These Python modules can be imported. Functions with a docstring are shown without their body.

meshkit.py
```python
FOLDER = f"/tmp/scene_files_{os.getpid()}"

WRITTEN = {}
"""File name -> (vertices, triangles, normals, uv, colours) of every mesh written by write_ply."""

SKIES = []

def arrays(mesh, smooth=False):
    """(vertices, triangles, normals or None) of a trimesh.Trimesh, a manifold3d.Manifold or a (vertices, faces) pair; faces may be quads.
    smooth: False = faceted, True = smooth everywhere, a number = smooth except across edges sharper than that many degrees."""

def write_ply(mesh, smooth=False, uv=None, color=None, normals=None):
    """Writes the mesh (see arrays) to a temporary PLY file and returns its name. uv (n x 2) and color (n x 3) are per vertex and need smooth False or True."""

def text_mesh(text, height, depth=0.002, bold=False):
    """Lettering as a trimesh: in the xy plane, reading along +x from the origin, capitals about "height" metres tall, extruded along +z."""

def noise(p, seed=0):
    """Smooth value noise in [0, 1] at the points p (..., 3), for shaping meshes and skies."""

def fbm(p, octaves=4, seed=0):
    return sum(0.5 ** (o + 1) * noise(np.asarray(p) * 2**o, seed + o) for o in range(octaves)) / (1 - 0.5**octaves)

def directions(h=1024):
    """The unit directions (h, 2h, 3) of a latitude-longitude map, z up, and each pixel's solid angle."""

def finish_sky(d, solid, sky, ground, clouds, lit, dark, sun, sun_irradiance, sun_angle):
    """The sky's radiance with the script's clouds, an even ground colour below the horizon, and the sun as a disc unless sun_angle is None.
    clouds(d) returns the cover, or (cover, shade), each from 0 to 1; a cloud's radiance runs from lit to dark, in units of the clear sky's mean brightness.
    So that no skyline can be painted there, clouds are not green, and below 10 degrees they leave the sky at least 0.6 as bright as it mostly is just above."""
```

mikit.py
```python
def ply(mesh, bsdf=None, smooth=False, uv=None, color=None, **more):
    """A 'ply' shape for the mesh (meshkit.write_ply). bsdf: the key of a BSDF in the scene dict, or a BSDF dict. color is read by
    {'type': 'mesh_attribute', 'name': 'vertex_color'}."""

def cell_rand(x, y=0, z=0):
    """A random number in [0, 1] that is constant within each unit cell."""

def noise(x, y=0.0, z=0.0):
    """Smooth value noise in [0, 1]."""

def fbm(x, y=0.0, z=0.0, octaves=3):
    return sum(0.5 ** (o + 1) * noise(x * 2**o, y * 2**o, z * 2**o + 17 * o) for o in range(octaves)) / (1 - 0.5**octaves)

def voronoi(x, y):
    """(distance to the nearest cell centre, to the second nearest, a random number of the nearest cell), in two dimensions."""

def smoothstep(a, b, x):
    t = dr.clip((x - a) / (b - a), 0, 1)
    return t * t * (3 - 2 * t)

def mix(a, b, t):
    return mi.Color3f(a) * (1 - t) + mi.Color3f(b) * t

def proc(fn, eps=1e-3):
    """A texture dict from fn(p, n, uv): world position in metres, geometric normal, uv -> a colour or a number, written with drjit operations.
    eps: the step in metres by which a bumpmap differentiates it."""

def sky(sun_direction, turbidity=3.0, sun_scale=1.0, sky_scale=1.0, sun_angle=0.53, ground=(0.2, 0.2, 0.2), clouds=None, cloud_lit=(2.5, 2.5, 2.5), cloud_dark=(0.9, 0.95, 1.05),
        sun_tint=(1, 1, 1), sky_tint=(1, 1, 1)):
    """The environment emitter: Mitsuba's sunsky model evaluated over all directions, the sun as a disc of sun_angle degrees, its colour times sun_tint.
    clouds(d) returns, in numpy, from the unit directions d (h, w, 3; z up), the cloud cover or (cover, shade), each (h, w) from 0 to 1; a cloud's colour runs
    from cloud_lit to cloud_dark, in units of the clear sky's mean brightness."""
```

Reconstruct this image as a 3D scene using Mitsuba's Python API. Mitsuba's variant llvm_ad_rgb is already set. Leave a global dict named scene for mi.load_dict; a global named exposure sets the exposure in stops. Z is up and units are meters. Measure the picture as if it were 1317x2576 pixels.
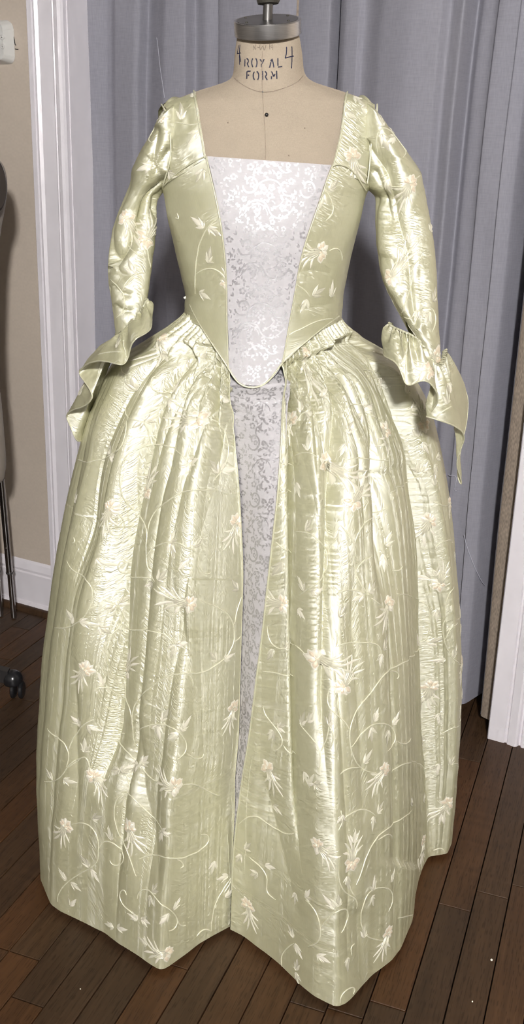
import math, random
import numpy as np, trimesh, mitsuba as mi, mikit, meshkit
import drjit as dr
from mikit import proc, noise, fbm, voronoi, cell_rand, smoothstep, mix
from scipy.spatial import cKDTree
from scipy.interpolate import LinearNDInterpolator, NearestNDInterpolator, CubicSpline, PchipInterpolator
from shapely.geometry import Polygon, LineString, Point
from shapely.ops import unary_union

T = mi.ScalarTransform4f
rng = np.random.default_rng(7)
scene, labels = {}, {}
exposure = 0.86

# ------------------------------------------------------------------ camera
FPX, CX, CY, HCAM, PITCH, ROLL = 2500.0, 658.5, 1288.0, 1.36, math.radians(18.9), 0.03
Fv = np.array([0, math.cos(PITCH), -math.sin(PITCH)])
R0, U0 = np.array([1.0, 0, 0]), np.array([0, math.sin(PITCH), math.cos(PITCH)])
Rv = math.cos(ROLL) * R0 + math.sin(ROLL) * U0
Uv = math.cos(ROLL) * U0 - math.sin(ROLL) * R0
CAM = np.array([0, 0, HCAM])
scene['camera'] = {'type': 'perspective', 'fov_axis': 'x', 'fov': math.degrees(2 * math.atan(1317 / 2 / FPX)), 'near_clip': 0.05, 'far_clip': 50.0,
                   'to_world': T().look_at(origin=CAM.tolist(), target=(CAM + Fv).tolist(), up=Uv.tolist())}

# ------------------------------------------------------------------ light: a globe lamp under the ceiling behind the camera, daylight from a window opening
LAMP = np.array([0.12, -1.45, 2.26])
LAMP_R = 0.11
LAMP_E = (735.0, 722.0, 712.0)
DAY = (0.42, 0.45, 0.50)
scene['daylight'] = {'type': 'constant', 'radiance': {'type': 'rgb', 'value': list(DAY)}}

# ------------------------------------------------------------------ helpers
def ray(px, py):
    px, py = np.asarray(px, float), np.asarray(py, float)
    return Fv + ((px - CX) / FPX)[..., None] * Rv - ((py - CY) / FPX)[..., None] * Uv
def on_z(px, py, z=0.0):
    d = ray(px, py); return CAM + d * ((z - HCAM) / d[..., 2])[..., None]
def on_y(px, py, y):
    d = ray(px, py); return CAM + d * (np.asarray(y, float) / d[..., 1])[..., None]
def on_plane(px, py, p0, n):
    d = ray(px, py); return CAM + d * (((p0 - CAM) @ n) / (d @ n))[..., None]
def project(P):
    d = P - CAM; w = d @ Fv
    return np.stack([CX + FPX * (d @ Rv) / w, CY - FPX * (d @ Uv) / w, w], -1)
def rgb(*c): return {'type': 'rgb', 'value': list(c)}

counts = {}
def key_for(base):
    k = counts.get(base, 0); counts[base] = k + 1
    return base if k == 0 else '%s_%03d' % (base, k)
def add(base, mesh, bsdf, parent=None, label=None, cat=None, group=None, kind=None, smooth=False, **kw):
    k = key_for((parent + '__' if parent else '') + base)
    scene[k] = mikit.ply(mesh, bsdf, smooth=smooth, **kw) if not isinstance(mesh, dict) else dict(mesh)
    tag(k, label, cat, group, kind)
    return k
def tag(k, label=None, cat=None, group=None, kind=None):
    d = {n: v for n, v in (('label', label), ('category', cat), ('group', group), ('kind', kind)) if v}
    if d: labels[k] = d
def thing(base, label, cat, group=None):
    k = key_for(base); tag(k, label, cat, group); return k

def box(sx, sy, sz, c=(0, 0, 0), R=None):
    b = trimesh.creation.box((sx, sy, sz)); b.apply_translation(c)
    return b
def bevel_box(sx, sy, sz, b):
    import manifold3d as m3
    pts = [(x * (sx / 2 - (b if i != 0 else 0)), y * (sy / 2 - (b if i != 1 else 0)), z * (sz / 2 - (b if i != 2 else 0)))
           for i in range(3) for x in (-1, 1) for y in (-1, 1) for z in (-1, 1)]
    m = m3.Manifold.hull_points(pts).to_mesh()
    return trimesh.Trimesh(m.vert_properties[:, :3], m.tri_verts, process=False)
def cat_mesh(ms): return trimesh.util.concatenate(ms)
def lathe(prof, n=48):
    return trimesh.creation.revolve(np.asarray(prof, float), sections=n)
def grid_faces(nv, nu, closed=False):
    i, j = np.meshgrid(np.arange(nv - 1), np.arange(nu if closed else nu - 1), indexing='ij')
    j2 = (j + 1) % nu
    a, b, c, d = i * nu + j, i * nu + j2, (i + 1) * nu + j2, (i + 1) * nu + j
    return np.concatenate([np.stack([a, d, c], -1).reshape(-1, 3), np.stack([a, c, b], -1).reshape(-1, 3)])
def spl(pts, n, closed=False):
    p = np.asarray(pts, float)
    if len(p) == 2: return p[0] + np.linspace(0, 1, n)[:, None] * (p[1] - p[0])
    t = np.concatenate([[0], np.cumsum(np.maximum(np.linalg.norm(np.diff(p, axis=0), axis=1), 1e-9) ** 0.75)])
    return CubicSpline(t, p)(np.linspace(0, t[-1], n))
def plin(pts, n):
    p = np.asarray(pts, float)
    t = np.concatenate([[0], np.cumsum(np.linalg.norm(np.diff(p, axis=0), axis=1))])
    tt = np.linspace(0, t[-1], n)
    return np.stack([np.interp(tt, t, p[:, k]) for k in range(p.shape[1])], -1)
def tube(pts, r, n=8, cap=True):
    p = np.asarray(pts, float); m = len(p)
    t = np.gradient(p, axis=0); t /= np.linalg.norm(t, axis=1, keepdims=True) + 1e-12
    a = np.cross(t, [0.3, 0.2, 0.93]); a /= np.linalg.norm(a, axis=1, keepdims=True) + 1e-12
    b = np.cross(t, a); ang = np.arange(n) * 2 * np.pi / n
    r = np.broadcast_to(r, (m,))
    v = p[:, None] + r[:, None, None] * (np.cos(ang)[None, :, None] * a[:, None] + np.sin(ang)[None, :, None] * b[:, None])
    f = grid_faces(m, n, True); v = v.reshape(-1, 3)
    if cap:
        v = np.vstack([v, p[0], p[-1]]); i = np.arange(n); j = (i + 1) % n
        f = np.vstack([f, np.stack([np.full(n, m * n), i, j], -1), np.stack([np.full(n, m * n + 1), (m - 1) * n + j, (m - 1) * n + i], -1)])
    return trimesh.Trimesh(v, f, process=False)

class Surf:
    """A cloth sheet: a grid of points, with normals turned towards the outside."""
    def __init__(s, P, out=None):
        s.P = P; s.nv, s.nu = P.shape[:2]; s.out = out; s.fin()
    def fin(s):
        P = s.P
        s.du, s.dv = np.gradient(P, axis=1), np.gradient(P, axis=0)
        N = np.cross(s.du, s.dv); N /= np.linalg.norm(N, axis=2, keepdims=True) + 1e-12
        if s.out is not None:
            sg = np.sign((N * (P - s.out)).sum(-1).mean()); N *= sg
        s.N = N; s.px = project(P); s.lut = None
        lu = np.concatenate([np.zeros((s.nv, 1)), np.cumsum(np.linalg.norm(np.diff(P, axis=1), axis=2), 1)], 1)
        lv = np.concatenate([np.zeros((1, s.nu)), np.cumsum(np.linalg.norm(np.diff(P, axis=0), axis=2), 0)], 0)
        s.uv = np.stack([lu - lu[:, s.nu // 2:s.nu // 2 + 1], lv], -1)
    def mesh(s): return (s.P.reshape(-1, 3), grid_faces(s.nv, s.nu))
    def facing(s): return ((CAM - s.P) * s.N).sum(-1) / np.linalg.norm(CAM - s.P, axis=2)
    def bil(s, A, u, v):
        u, v = np.clip(u, 0, s.nu - 1.001), np.clip(v, 0, s.nv - 1.001)
        i, j = np.floor(v).astype(int), np.floor(u).astype(int); a, b = (v - i)[..., None], (u - j)[..., None]
        return (1 - a) * ((1 - b) * A[i, j] + b * A[i, j + 1]) + a * ((1 - b) * A[i + 1, j] + b * A[i + 1, j + 1])
    def find(s, q):
        """grid coordinates (u, v) of the front-facing points nearest the given image points"""
        if s.lut is None:
            s.ok = np.flatnonzero((s.facing() > 0.02).ravel()); s.lut = cKDTree(s.px[..., :2].reshape(-1, 2)[s.ok])
        q = np.atleast_2d(q); d, k = s.lut.query(q, k=12); k = s.ok[k]
        z = s.px[..., 2].ravel()[k]
        c = k[np.arange(len(q)), np.argmin(z * 700 + d, axis=1)]
        return np.stack([c % s.nu, c // s.nu], -1).astype(float)

def crease(px, segs):
    """signed and unsigned distance in image points to a polyline, and how far along it is"""
    p = np.asarray(segs, float); best = np.full(px.shape[:-1], 1e9); sgn = np.zeros_like(best); along = np.zeros_like(best)
    L = np.concatenate([[0], np.cumsum(np.linalg.norm(np.diff(p, axis=0), axis=1))])
    for i in range(len(p) - 1):
        d = p[i + 1] - p[i]; l = np.linalg.norm(d); q = px[..., :2] - p[i]
        t = np.clip((q @ d) / l ** 2, 0, 1); r = q - t[..., None] * d; dist = np.hypot(r[..., 0], r[..., 1])
        m = dist < best
        best = np.where(m, dist, best); sgn = np.where(m, np.sign(d[0] * q[..., 1] - d[1] * q[..., 0]), sgn); along = np.where(m, (L[i] + t * l) / L[-1], along)
    return best, sgn, along
def cusp(surf, pts, depth, wa, wb, fade=(0.12, 0.12), soft=2.0, ridge=0.0):
    """displacement of a fold whose crease follows pts: width wa to its right (as it runs), wb to its left"""
    d, s, a = crease(surf.px, spl(pts, 40))
    w = np.where(s > 0, wb, wa); x = np.sqrt(d ** 2 + soft ** 2) / w
    g = -depth * np.exp(-x) + ridge * np.where(s > 0, 0, 1) * np.exp(-((d / wa - 1.0) / 0.6) ** 2)
    f = np.clip(a / max(fade[0], 1e-6), 0, 1) * np.clip((1 - a) / max(fade[1], 1e-6), 0, 1); f = f * f * (3 - 2 * f)
    return g * f * np.clip(surf.facing() * 6 + 0.6, 0, 1)
def ruled(A, B, nu):
    t = np.linspace(0, 1, nu)[None, :, None]; return A[:, None] * (1 - t) + B[:, None] * t

# ------------------------------------------------------------------ materials
def mat(k, **d): scene[k] = d; return k
def silk_tint(p, n, uv):
    g = fbm(uv.y * 900, uv.x * 140) - 0.5
    h = fbm(p.x * 14, p.y * 14, p.z * 14) - 0.5
    return mi.Color3f(0.405, 0.392, 0.245) * (1 + 0.10 * g + 0.06 * h)
def slub(p, n, uv):
    # weft slubs and short diagonal creases; uv.x runs down the cloth, uv.y across it
    a = fbm(uv.y * 16 + uv.x * 10, uv.x * 120 + uv.y * 26, 0.0)
    k = 1 - dr.abs(2 * noise(uv.y * 26 + uv.x * 14, uv.x * 85 - uv.y * 34, 2.0) - 1)
    b = fbm(uv.y * 90, uv.x * 800, 3.0)
    m = smoothstep(0.45, 0.80, fbm(uv.y * 9, uv.x * 6, 5.0))
    return a * (0.12 + 1.0 * m) + 0.6 * m * k * k * k + 0.12 * b + 0.55 * noise(uv.y * 110, uv.x * 900, 7.0)
mat('m_silk', type='twosided', bsdf={'type': 'bumpmap', 'scale': 0.0011, 'arbitrary': proc(slub, 5e-4),
    'bsdf': {'type': 'blendbsdf', 'weight': 0.30, 'a': {'type': 'diffuse', 'reflectance': proc(silk_tint)},
             'b': {'type': 'roughconductor', 'alpha_u': 0.55, 'alpha_v': 0.21, 'specular_reflectance': rgb(1.0, 1.0, 0.97), 'eta': rgb(0.16, 0.16, 0.16), 'k': rgb(4.0, 4.0, 4.0)}}})
mat('m_thread', type='twosided', bsdf={'type': 'principled', 'base_color': {'type': 'mesh_attribute', 'name': 'vertex_color'}, 'roughness': 0.4, 'metallic': 0.15, 'specular': 0.6})
mat('m_vine', type='twosided', bsdf={'type': 'principled', 'base_color': rgb(0.56, 0.55, 0.41), 'roughness': 0.42, 'metallic': 0.2, 'specular': 0.6})
mat('m_piping', type='twosided', bsdf={'type': 'principled', 'base_color': rgb(0.50, 0.49, 0.35), 'roughness': 0.4, 'metallic': 0.25})
def lace_ground(p, n, uv):
    g = noise(uv.x * 2600, uv.y * 300)
    return mi.Color3f(0.425, 0.408, 0.415) * (0.93 + 0.12 * g)
mat('m_brocade', type='twosided', bsdf={'type': 'principled', 'base_color': proc(lace_ground), 'roughness': 0.62, 'specular': 0.3, 'sheen': 0.3})
mat('m_figure', type='twosided', bsdf={'type': 'blendbsdf', 'weight': 0.24, 'a': {'type': 'diffuse', 'reflectance': rgb(0.25, 0.24, 0.245)},
             'b': {'type': 'roughconductor', 'alpha': 0.22, 'specular_reflectance': rgb(1.0, 1.0, 1.0), 'eta': rgb(0.16, 0.16, 0.16), 'k': rgb(4.0, 4.0, 4.0)}})
def linen(p, n, uv):
    a = noise(p.x * 1500, p.y * 300, p.z * 1500) + noise(p.x * 3000, p.y * 200, p.z * 260) * 0.6 + noise(p.x * 260, p.y * 200, p.z * 3000) * 0.6
    b = fbm(p.x * 30, p.y * 30, p.z * 30)
    return mi.Color3f(0.315, 0.262, 0.200) * (0.78 + 0.18 * a) * (0.94 + 0.12 * b)
mat('m_linen', type='twosided', bsdf={'type': 'principled', 'base_color': proc(linen), 'roughness': 0.85, 'specular': 0.2})
def brushed(p, n, uv):
    g = fbm(p.x * 60, p.y * 60, p.z * 900); return mi.Color3f(0.56, 0.55, 0.54) * (0.8 + 0.35 * g)
mat('m_steel', type='twosided', bsdf={'type': 'principled', 'base_color': proc(brushed), 'roughness': 0.33, 'metallic': 1.0})
mat('m_steel_dark', type='twosided', bsdf={'type': 'principled', 'base_color': rgb(0.16, 0.155, 0.15), 'roughness': 0.35, 'metallic': 0.9})
mat('m_iron', type='twosided', bsdf={'type': 'principled', 'base_color': proc(lambda p, n, uv: mix((0.03, 0.03, 0.026), (0.12, 0.11, 0.09), fbm(p.x * 300, p.y * 300, p.z * 300))), 'roughness': 0.5, 'metallic': 0.6})
mat('m_chrome', type='twosided', bsdf={'type': 'principled', 'base_color': rgb(0.45, 0.44, 0.43), 'roughness': 0.15, 'metallic': 1.0})
mat('m_ink', type='twosided', bsdf={'type': 'principled', 'base_color': proc(lambda p, n, uv: mix((0.008, 0.009, 0.025), (0.05, 0.05, 0.09), smoothstep(0.5, 0.9, fbm(p.x * 700, p.y * 700, p.z * 700)))), 'roughness': 0.7})
mat('m_pencil', type='twosided', bsdf={'type': 'principled', 'base_color': rgb(0.16, 0.13, 0.10), 'roughness': 0.8})
mat('m_seam', type='twosided', bsdf={'type': 'diffuse', 'reflectance': rgb(0.24, 0.195, 0.15)})
def curt(p, n, uv):
    a = noise(p.x * 900, p.y * 900, p.z * 60) + noise(p.x * 60, p.y * 60, p.z * 900)
    b = fbm(p.x * 5, p.y * 5, p.z * 2.5)
    return mix((0.215, 0.214, 0.250), (0.243, 0.238, 0.268), b) * (0.88 + 0.12 * a)
def curt_bump(p, n, uv):
    return fbm(p.x * 10 + p.z * 5, p.y * 10, p.z * 12, octaves=4)
mat('m_curtain', type='twosided', bsdf={'type': 'bumpmap', 'scale': 0.0025, 'arbitrary': proc(curt_bump, 2e-3), 'bsdf': {'type': 'principled', 'base_color': proc(curt), 'roughness': 0.75, 'specular': 0.25, 'sheen': 0.4}})
mat('m_lining', type='twosided', bsdf={'type': 'principled', 'base_color': proc(lambda p, n, uv: mi.Color3f(0.235, 0.19, 0.15) * (0.7 + 0.6 * noise(p.x * 700, p.y * 700, p.z * 150))), 'roughness': 0.85})
def wallc(p, n, uv):
    return mi.Color3f(0.47, 0.405, 0.34) * (0.93 + 0.14 * fbm(p.x * 3, p.y * 3, p.z * 3)) * (0.97 + 0.06 * noise(p.x * 200, p.y * 200, p.z * 200))
mat('m_wall', type='twosided', bsdf={'type': 'bumpmap', 'scale': 0.0012, 'arbitrary': proc(lambda p, n, uv: fbm(p.x * 160, p.y * 160, p.z * 160), 1e-3), 'bsdf': {'type': 'principled', 'base_color': proc(wallc), 'roughness': 0.6, 'specular': 0.3}})
mat('m_trim', type='twosided', bsdf={'type': 'bumpmap', 'scale': 0.0012, 'arbitrary': proc(lambda p, n, uv: fbm(p.x * 90, p.y * 90, p.z * 14), 1e-3), 'bsdf': {'type': 'principled', 'base_color': proc(lambda p, n, uv: mi.Color3f(0.66, 0.63, 0.66) * (0.95 + 0.1 * fbm(p.x * 20, p.y * 20, p.z * 8))), 'roughness': 0.28, 'specular': 0.5}})
mat('m_plastic', type='twosided', bsdf={'type': 'principled', 'base_color': rgb(0.55, 0.545, 0.52), 'roughness': 0.4})
mat('m_dark', type='twosided', bsdf={'type': 'principled', 'base_color': rgb(0.012, 0.011, 0.011), 'roughness': 0.35})
mat('m_black_gloss', type='twosided', bsdf={'type': 'principled', 'base_color': rgb(0.01, 0.01, 0.011), 'roughness': 0.22})
mat('m_smoke', type='principled', base_color=rgb(0.25, 0.22, 0.2), roughness=0.2, spec_trans=0.6, eta=1.3)
mat('m_room', type='twosided', bsdf={'type': 'diffuse', 'reflectance': rgb(0.24, 0.22, 0.20)})
mat('m_ceiling', type='twosided', bsdf={'type': 'diffuse', 'reflectance': rgb(0.42, 0.41, 0.40)})
mat('m_armplate', type='twosided', bsdf={'type': 'principled', 'base_color': rgb(0.022, 0.016, 0.012), 'roughness': 0.5})
mat('m_cream', type='twosided', bsdf={'type': 'principled', 'base_color': rgb(0.27, 0.235, 0.195), 'roughness': 0.6})
mat('m_crumb', type='twosided', bsdf={'type': 'diffuse', 'reflectance': rgb(0.7, 0.68, 0.6)})
mat('m_monofil', type='twosided', bsdf={'type': 'principled', 'base_color': rgb(0.42, 0.42, 0.48), 'roughness': 0.3})
def wood(tone):
    lo, hi = [float(x * 0.62) for x in tone], [float(x * 1.28) for x in tone]
    a20 = math.radians(20.0); sx, sy = math.sin(a20), math.cos(a20)
    def fn(p, n, uv):
        l, c = p.x * sx + p.y * sy, p.x * sy - p.y * sx
        k = cell_rand(dr.floor(c / 0.065), 3.0)
        g = fbm(c * 160 + 9 * k, l * 7, k * 40, octaves=4)
        sp = smoothstep(0.62, 0.9, noise(c * 700, l * 60, 2.0))
        patch = fbm(l * 3.2, c * 11, 7.0 + k)
        cross = noise(l * 70, c * 6, 4.0 + k) * smoothstep(0.4, 0.7, noise(l * 5, c * 9, 1.0))
        base = mix(lo, hi, g) * (0.72 + 0.55 * patch)
        return base * (1 - 0.35 * sp) * (1 + 0.22 * cross)
    return fn
for i, tn in enumerate([(0.047, 0.0225, 0.0095), (0.041, 0.0215, 0.0100), (0.053, 0.0235, 0.0090), (0.037, 0.020, 0.0100)]):
    mat('m_wood_%d' % i, type='twosided', bsdf={'type': 'bumpmap', 'scale': 0.0006, 'arbitrary': proc(lambda p, n, uv: fbm(p.x * 120, p.y * 120, 1.0), 1e-3), 'bsdf': {'type': 'principled', 'base_color': proc(wood(tn)), 'roughness': 0.45, 'specular': 0.22}})
mat('m_gap', type='twosided', bsdf={'type': 'diffuse', 'reflectance': rgb(0.012, 0.009, 0.007)})
mat('m_lamp', type='twosided', bsdf={'type': 'diffuse', 'reflectance': rgb(0.8, 0.8, 0.8)})

# ------------------------------------------------------------------ the setting
A_B = math.radians(20.0)                       # floor boards run this much to the right of straight ahead
B_L, B_C = np.array([math.sin(A_B), math.cos(A_B)]), np.array([math.cos(A_B), -math.sin(A_B)])
W0 = np.array([-0.649, 2.898, 0.0])            # outer foot of the left door casing
Wd, Wn = np.array([0.887, -0.4617, 0.0]), np.array([-0.4617, -0.887, 0.0])   # along the wall, out of the wall
Wd /= np.linalg.norm(Wd); Wn = np.array([Wd[1], -Wd[0], 0.0])
if Wn[1] > 0: Wn = -Wn
CEIL = 2.45
def wall_box(t0, t1, n0, n1, z0, z1, b=0.0):
    m = bevel_box(t1 - t0, n1 - n0, z1 - z0, b) if b else trimesh.creation.box((t1 - t0, n1 - n0, z1 - z0))
    m.apply_translation(((t0 + t1) / 2, (n0 + n1) / 2, (z0 + z1) / 2))
    v = m.vertices; m.vertices = W0 + v[:, :1] * Wd + v[:, 1:2] * Wn + v[:, 2:] * [0, 0, 1]
    if np.linalg.det(np.stack([Wd, Wn, [0, 0, 1]])) < 0: m.invert()
    return m
def wall_prism(prof, z0, z1):
    """profile in (t, n), extruded upright"""
    m = trimesh.creation.extrude_polygon(Polygon(prof), z1 - z0, engine='earcut'); m.apply_translation((0, 0, z0))
    v = m.vertices; m.vertices = W0 + v[:, :1] * Wd + v[:, 1:2] * Wn + v[:, 2:] * [0, 0, 1]
    if np.linalg.det(np.stack([Wd, Wn, [0, 0, 1]])) < 0: m.invert()
    return m
OPEN0, OPEN1, DOOR_H = 0.125, 1.41, 2.2
add('floor', box(9, 9, 0.05, (0, 1.5, -0.0345)), 'm_gap', kind='structure', label='dark brown strip wood floor running away to the right')
# boards
boards = []
for k in range(-30, 26):
    c0 = -0.2026 + k * 0.0642
    l = 0.3 + rng.random() * 0.5
    while l < 3.7:
        ln = 0.35 + rng.random() * 0.75
        cm = np.array(B_L * (l + ln / 2) + B_C * (c0 + 0.032)); q = project(np.array([cm[0], cm[1], 0]))
        e = [project(np.array([*(B_L * (l + ln * s) + B_C * (c0 + 0.0642 * r)), 0])) for s in (0, 0.25, .5, .75, 1) for r in (0, 1)]
        if any(-150 < a[0] < 1467 and 1300 < a[1] < 2750 and a[2] > 0 for a in e):
            boards.append((c0, l, ln))
        l += ln
boards.sort(key=lambda b: b[1])
board_rot = np.array([[B_C[0], B_L[0], 0], [B_C[1], B_L[1], 0], [0, 0, 1]])
for (c0, l, ln) in boards[:300]:
    m = bevel_box(0.0642 - 0.0026 + 0.0008 * rng.random(), ln - 0.0022, 0.010, 0.0007)
    m.apply_translation((c0 + 0.0321, l + ln / 2, -0.005 + 0.0007 * rng.random()))
    m.vertices = m.vertices @ board_rot.T
    if np.linalg.det(board_rot) < 0: m.invert()
    add('plank', m, 'm_wood_%d' % rng.integers(4), 'floor')
# wall with the doorway, casings, baseboard
wl = cat_mesh([wall_box(-2.5, 0.03, -0.12, 0, 0, CEIL), wall_box(1.50, 3.5, -0.12, 0, 0, CEIL), wall_box(0.03, 1.50, -0.12, 0, DOOR_H + 0.02, CEIL)])
wall = add('wall_back', wl, 'm_wall', kind='structure', label='beige painted wall left of the doorway')
def casing(t0, t1, flip):
    w = t1 - t0
    pr = [(0, 0), (0, .016), (.004, .020), (.018, .020), (.020, .017), (.024, .017), (.026, .021), (.030, .022), (.034, .019), (.038, .016), (w - .040, .016), (w - .036, .018), (w - .033, .016), (w - .030, .020), (w - .022, .027), (w - .012, .029), (w - .004, .025), (w, .018), (w, 0)]
    return [(t1 - x if flip else t0 + x, y) for x, y in pr]
add('trim_1', wall_prism(casing(0.0, 0.122, False), 0, DOOR_H), 'm_trim', kind='structure', smooth=25, label='white painted door casing left of the grey curtain')
add('trim_2', wall_prism([(1.41, 0), (1.41, .014), (1.413, .018), (1.453, .018), (1.456, .013), (1.460, .013), (1.463, .019), (1.482, .022), (1.487, .018), (1.490, 0.008), (1.494, .008), (1.497, .016), (1.53, .018), (1.53, 0)], 0, DOOR_H), 'm_trim', kind='structure', smooth=25, label='white painted door casing right of the grey curtain')
add('trim_3', wall_box(0.0, 1.53, 0, 0.02, DOOR_H, DOOR_H + 0.11, 0.004), 'm_trim', kind='structure', label='white door head casing')
jamb = cat_mesh([wall_box(0.105, OPEN0, -0.16, 0.004, 0, DOOR_H), wall_box(OPEN1 + 0.004, OPEN1 + 0.03, -0.16, 0.0, 0, DOOR_H), wall_box(0.1, 1.44, -0.16, 0.0, DOOR_H - 0.005, DOOR_H + 0.02)])
add('trim_4', jamb, 'm_trim', kind='structure', label='white door jamb lining the doorway')
bb = [(0, 0), (0.022, 0), (0.022, 0.012), (0.018, 0.028), (0.014, 0.03), (0.014, 0.125), (0.011, 0.13), (0.012, 0.138), (0.006, 0.158), (0, 0.166)]
def baseboard(t0, t1):
    m = trimesh.creation.extrude_polygon(Polygon(bb), t1 - t0, engine='earcut'); v = m.vertices.copy()
    m.vertices = W0 + (v[:, 2:] + t0) * Wd + v[:, :1] * Wn + v[:, 1:2] * [0, 0, 1]
    m.fix_normals(); return m
add('baseboard_back', baseboard(-2.4, -0.001), 'm_trim', kind='structure', label='white painted baseboard along the beige wall')
shoe = trimesh.creation.cylinder(0.017, 2.4, sections=16)
shoe.vertices = W0 + (shoe.vertices[:, 2:] - 1.2) * Wd + (shoe.vertices[:, :1] + 0.022) * Wn + np.maximum(shoe.vertices[:, 1:2], -0.002) * [0, 0, 1]
add('trim_5', shoe, 'm_wood_1', kind='structure', smooth=40, label='dark brown quarter round strip at foot of the white baseboard')
add('baseboard_right', baseboard(1.535, 3.4), 'm_trim', kind='structure', label='white baseboard right of the doorway')
# the room beyond the curtain and the room the camera is in
far = wall_box(-1.2, 3.2, -1.72, -1.6, 0, CEIL)
add('wall_far', far, 'm_wall', kind='structure', label='wall of the room behind the curtain')
add('baseboard_far', wall_box(-1.2, 3.2, -1.6, -1.585, 0, 0.15), 'm_trim', kind='structure', label='white baseboard in the room behind the curtain')
add('ceiling', box(8, 8, 0.05, (0, 1.5, CEIL + 0.025)), 'm_ceiling', kind='structure', label='white ceiling')
add('wall_left', box(0.1, 8, CEIL, (-2.6, 1.5, CEIL / 2)), 'm_room', kind='structure', label='side wall')
add('wall_right', box(0.1, 8, CEIL, (2.6, 1.5, CEIL / 2)), 'm_room', kind='structure', label='side wall')
wf = cat_mesh([box(5.2, 0.1, 0.85, (0, -2.5, 0.425)), box(5.2, 0.1, CEIL - 2.15, (0, -2.5, (CEIL + 2.15) / 2)), box(0.9, 0.1, 1.3, (-2.15, -2.5, 1.5)), box(1.0, 0.1, 1.3, (0.1, -2.5, 1.5)), box(0.7, 0.1, 1.3, (2.25, -2.5, 1.5))])
add('wall_front', wf, 'm_room', kind='structure', label='wall with two windows behind the viewer')
lk = thing('ceiling_lamp', 'white globe lamp hanging from ceiling behind the viewer', 'lamp')
gl = trimesh.creation.icosphere(3, LAMP_R); gl.apply_translation(LAMP)
add('globe', gl, 'm_lamp', lk, smooth=True, emitter={'type': 'area', 'radiance': rgb(*LAMP_E)})
add('stem', tube([LAMP + [0, 0, LAMP_R - .004], [LAMP[0], LAMP[1], CEIL]], 0.012), 'm_steel', lk)
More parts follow.
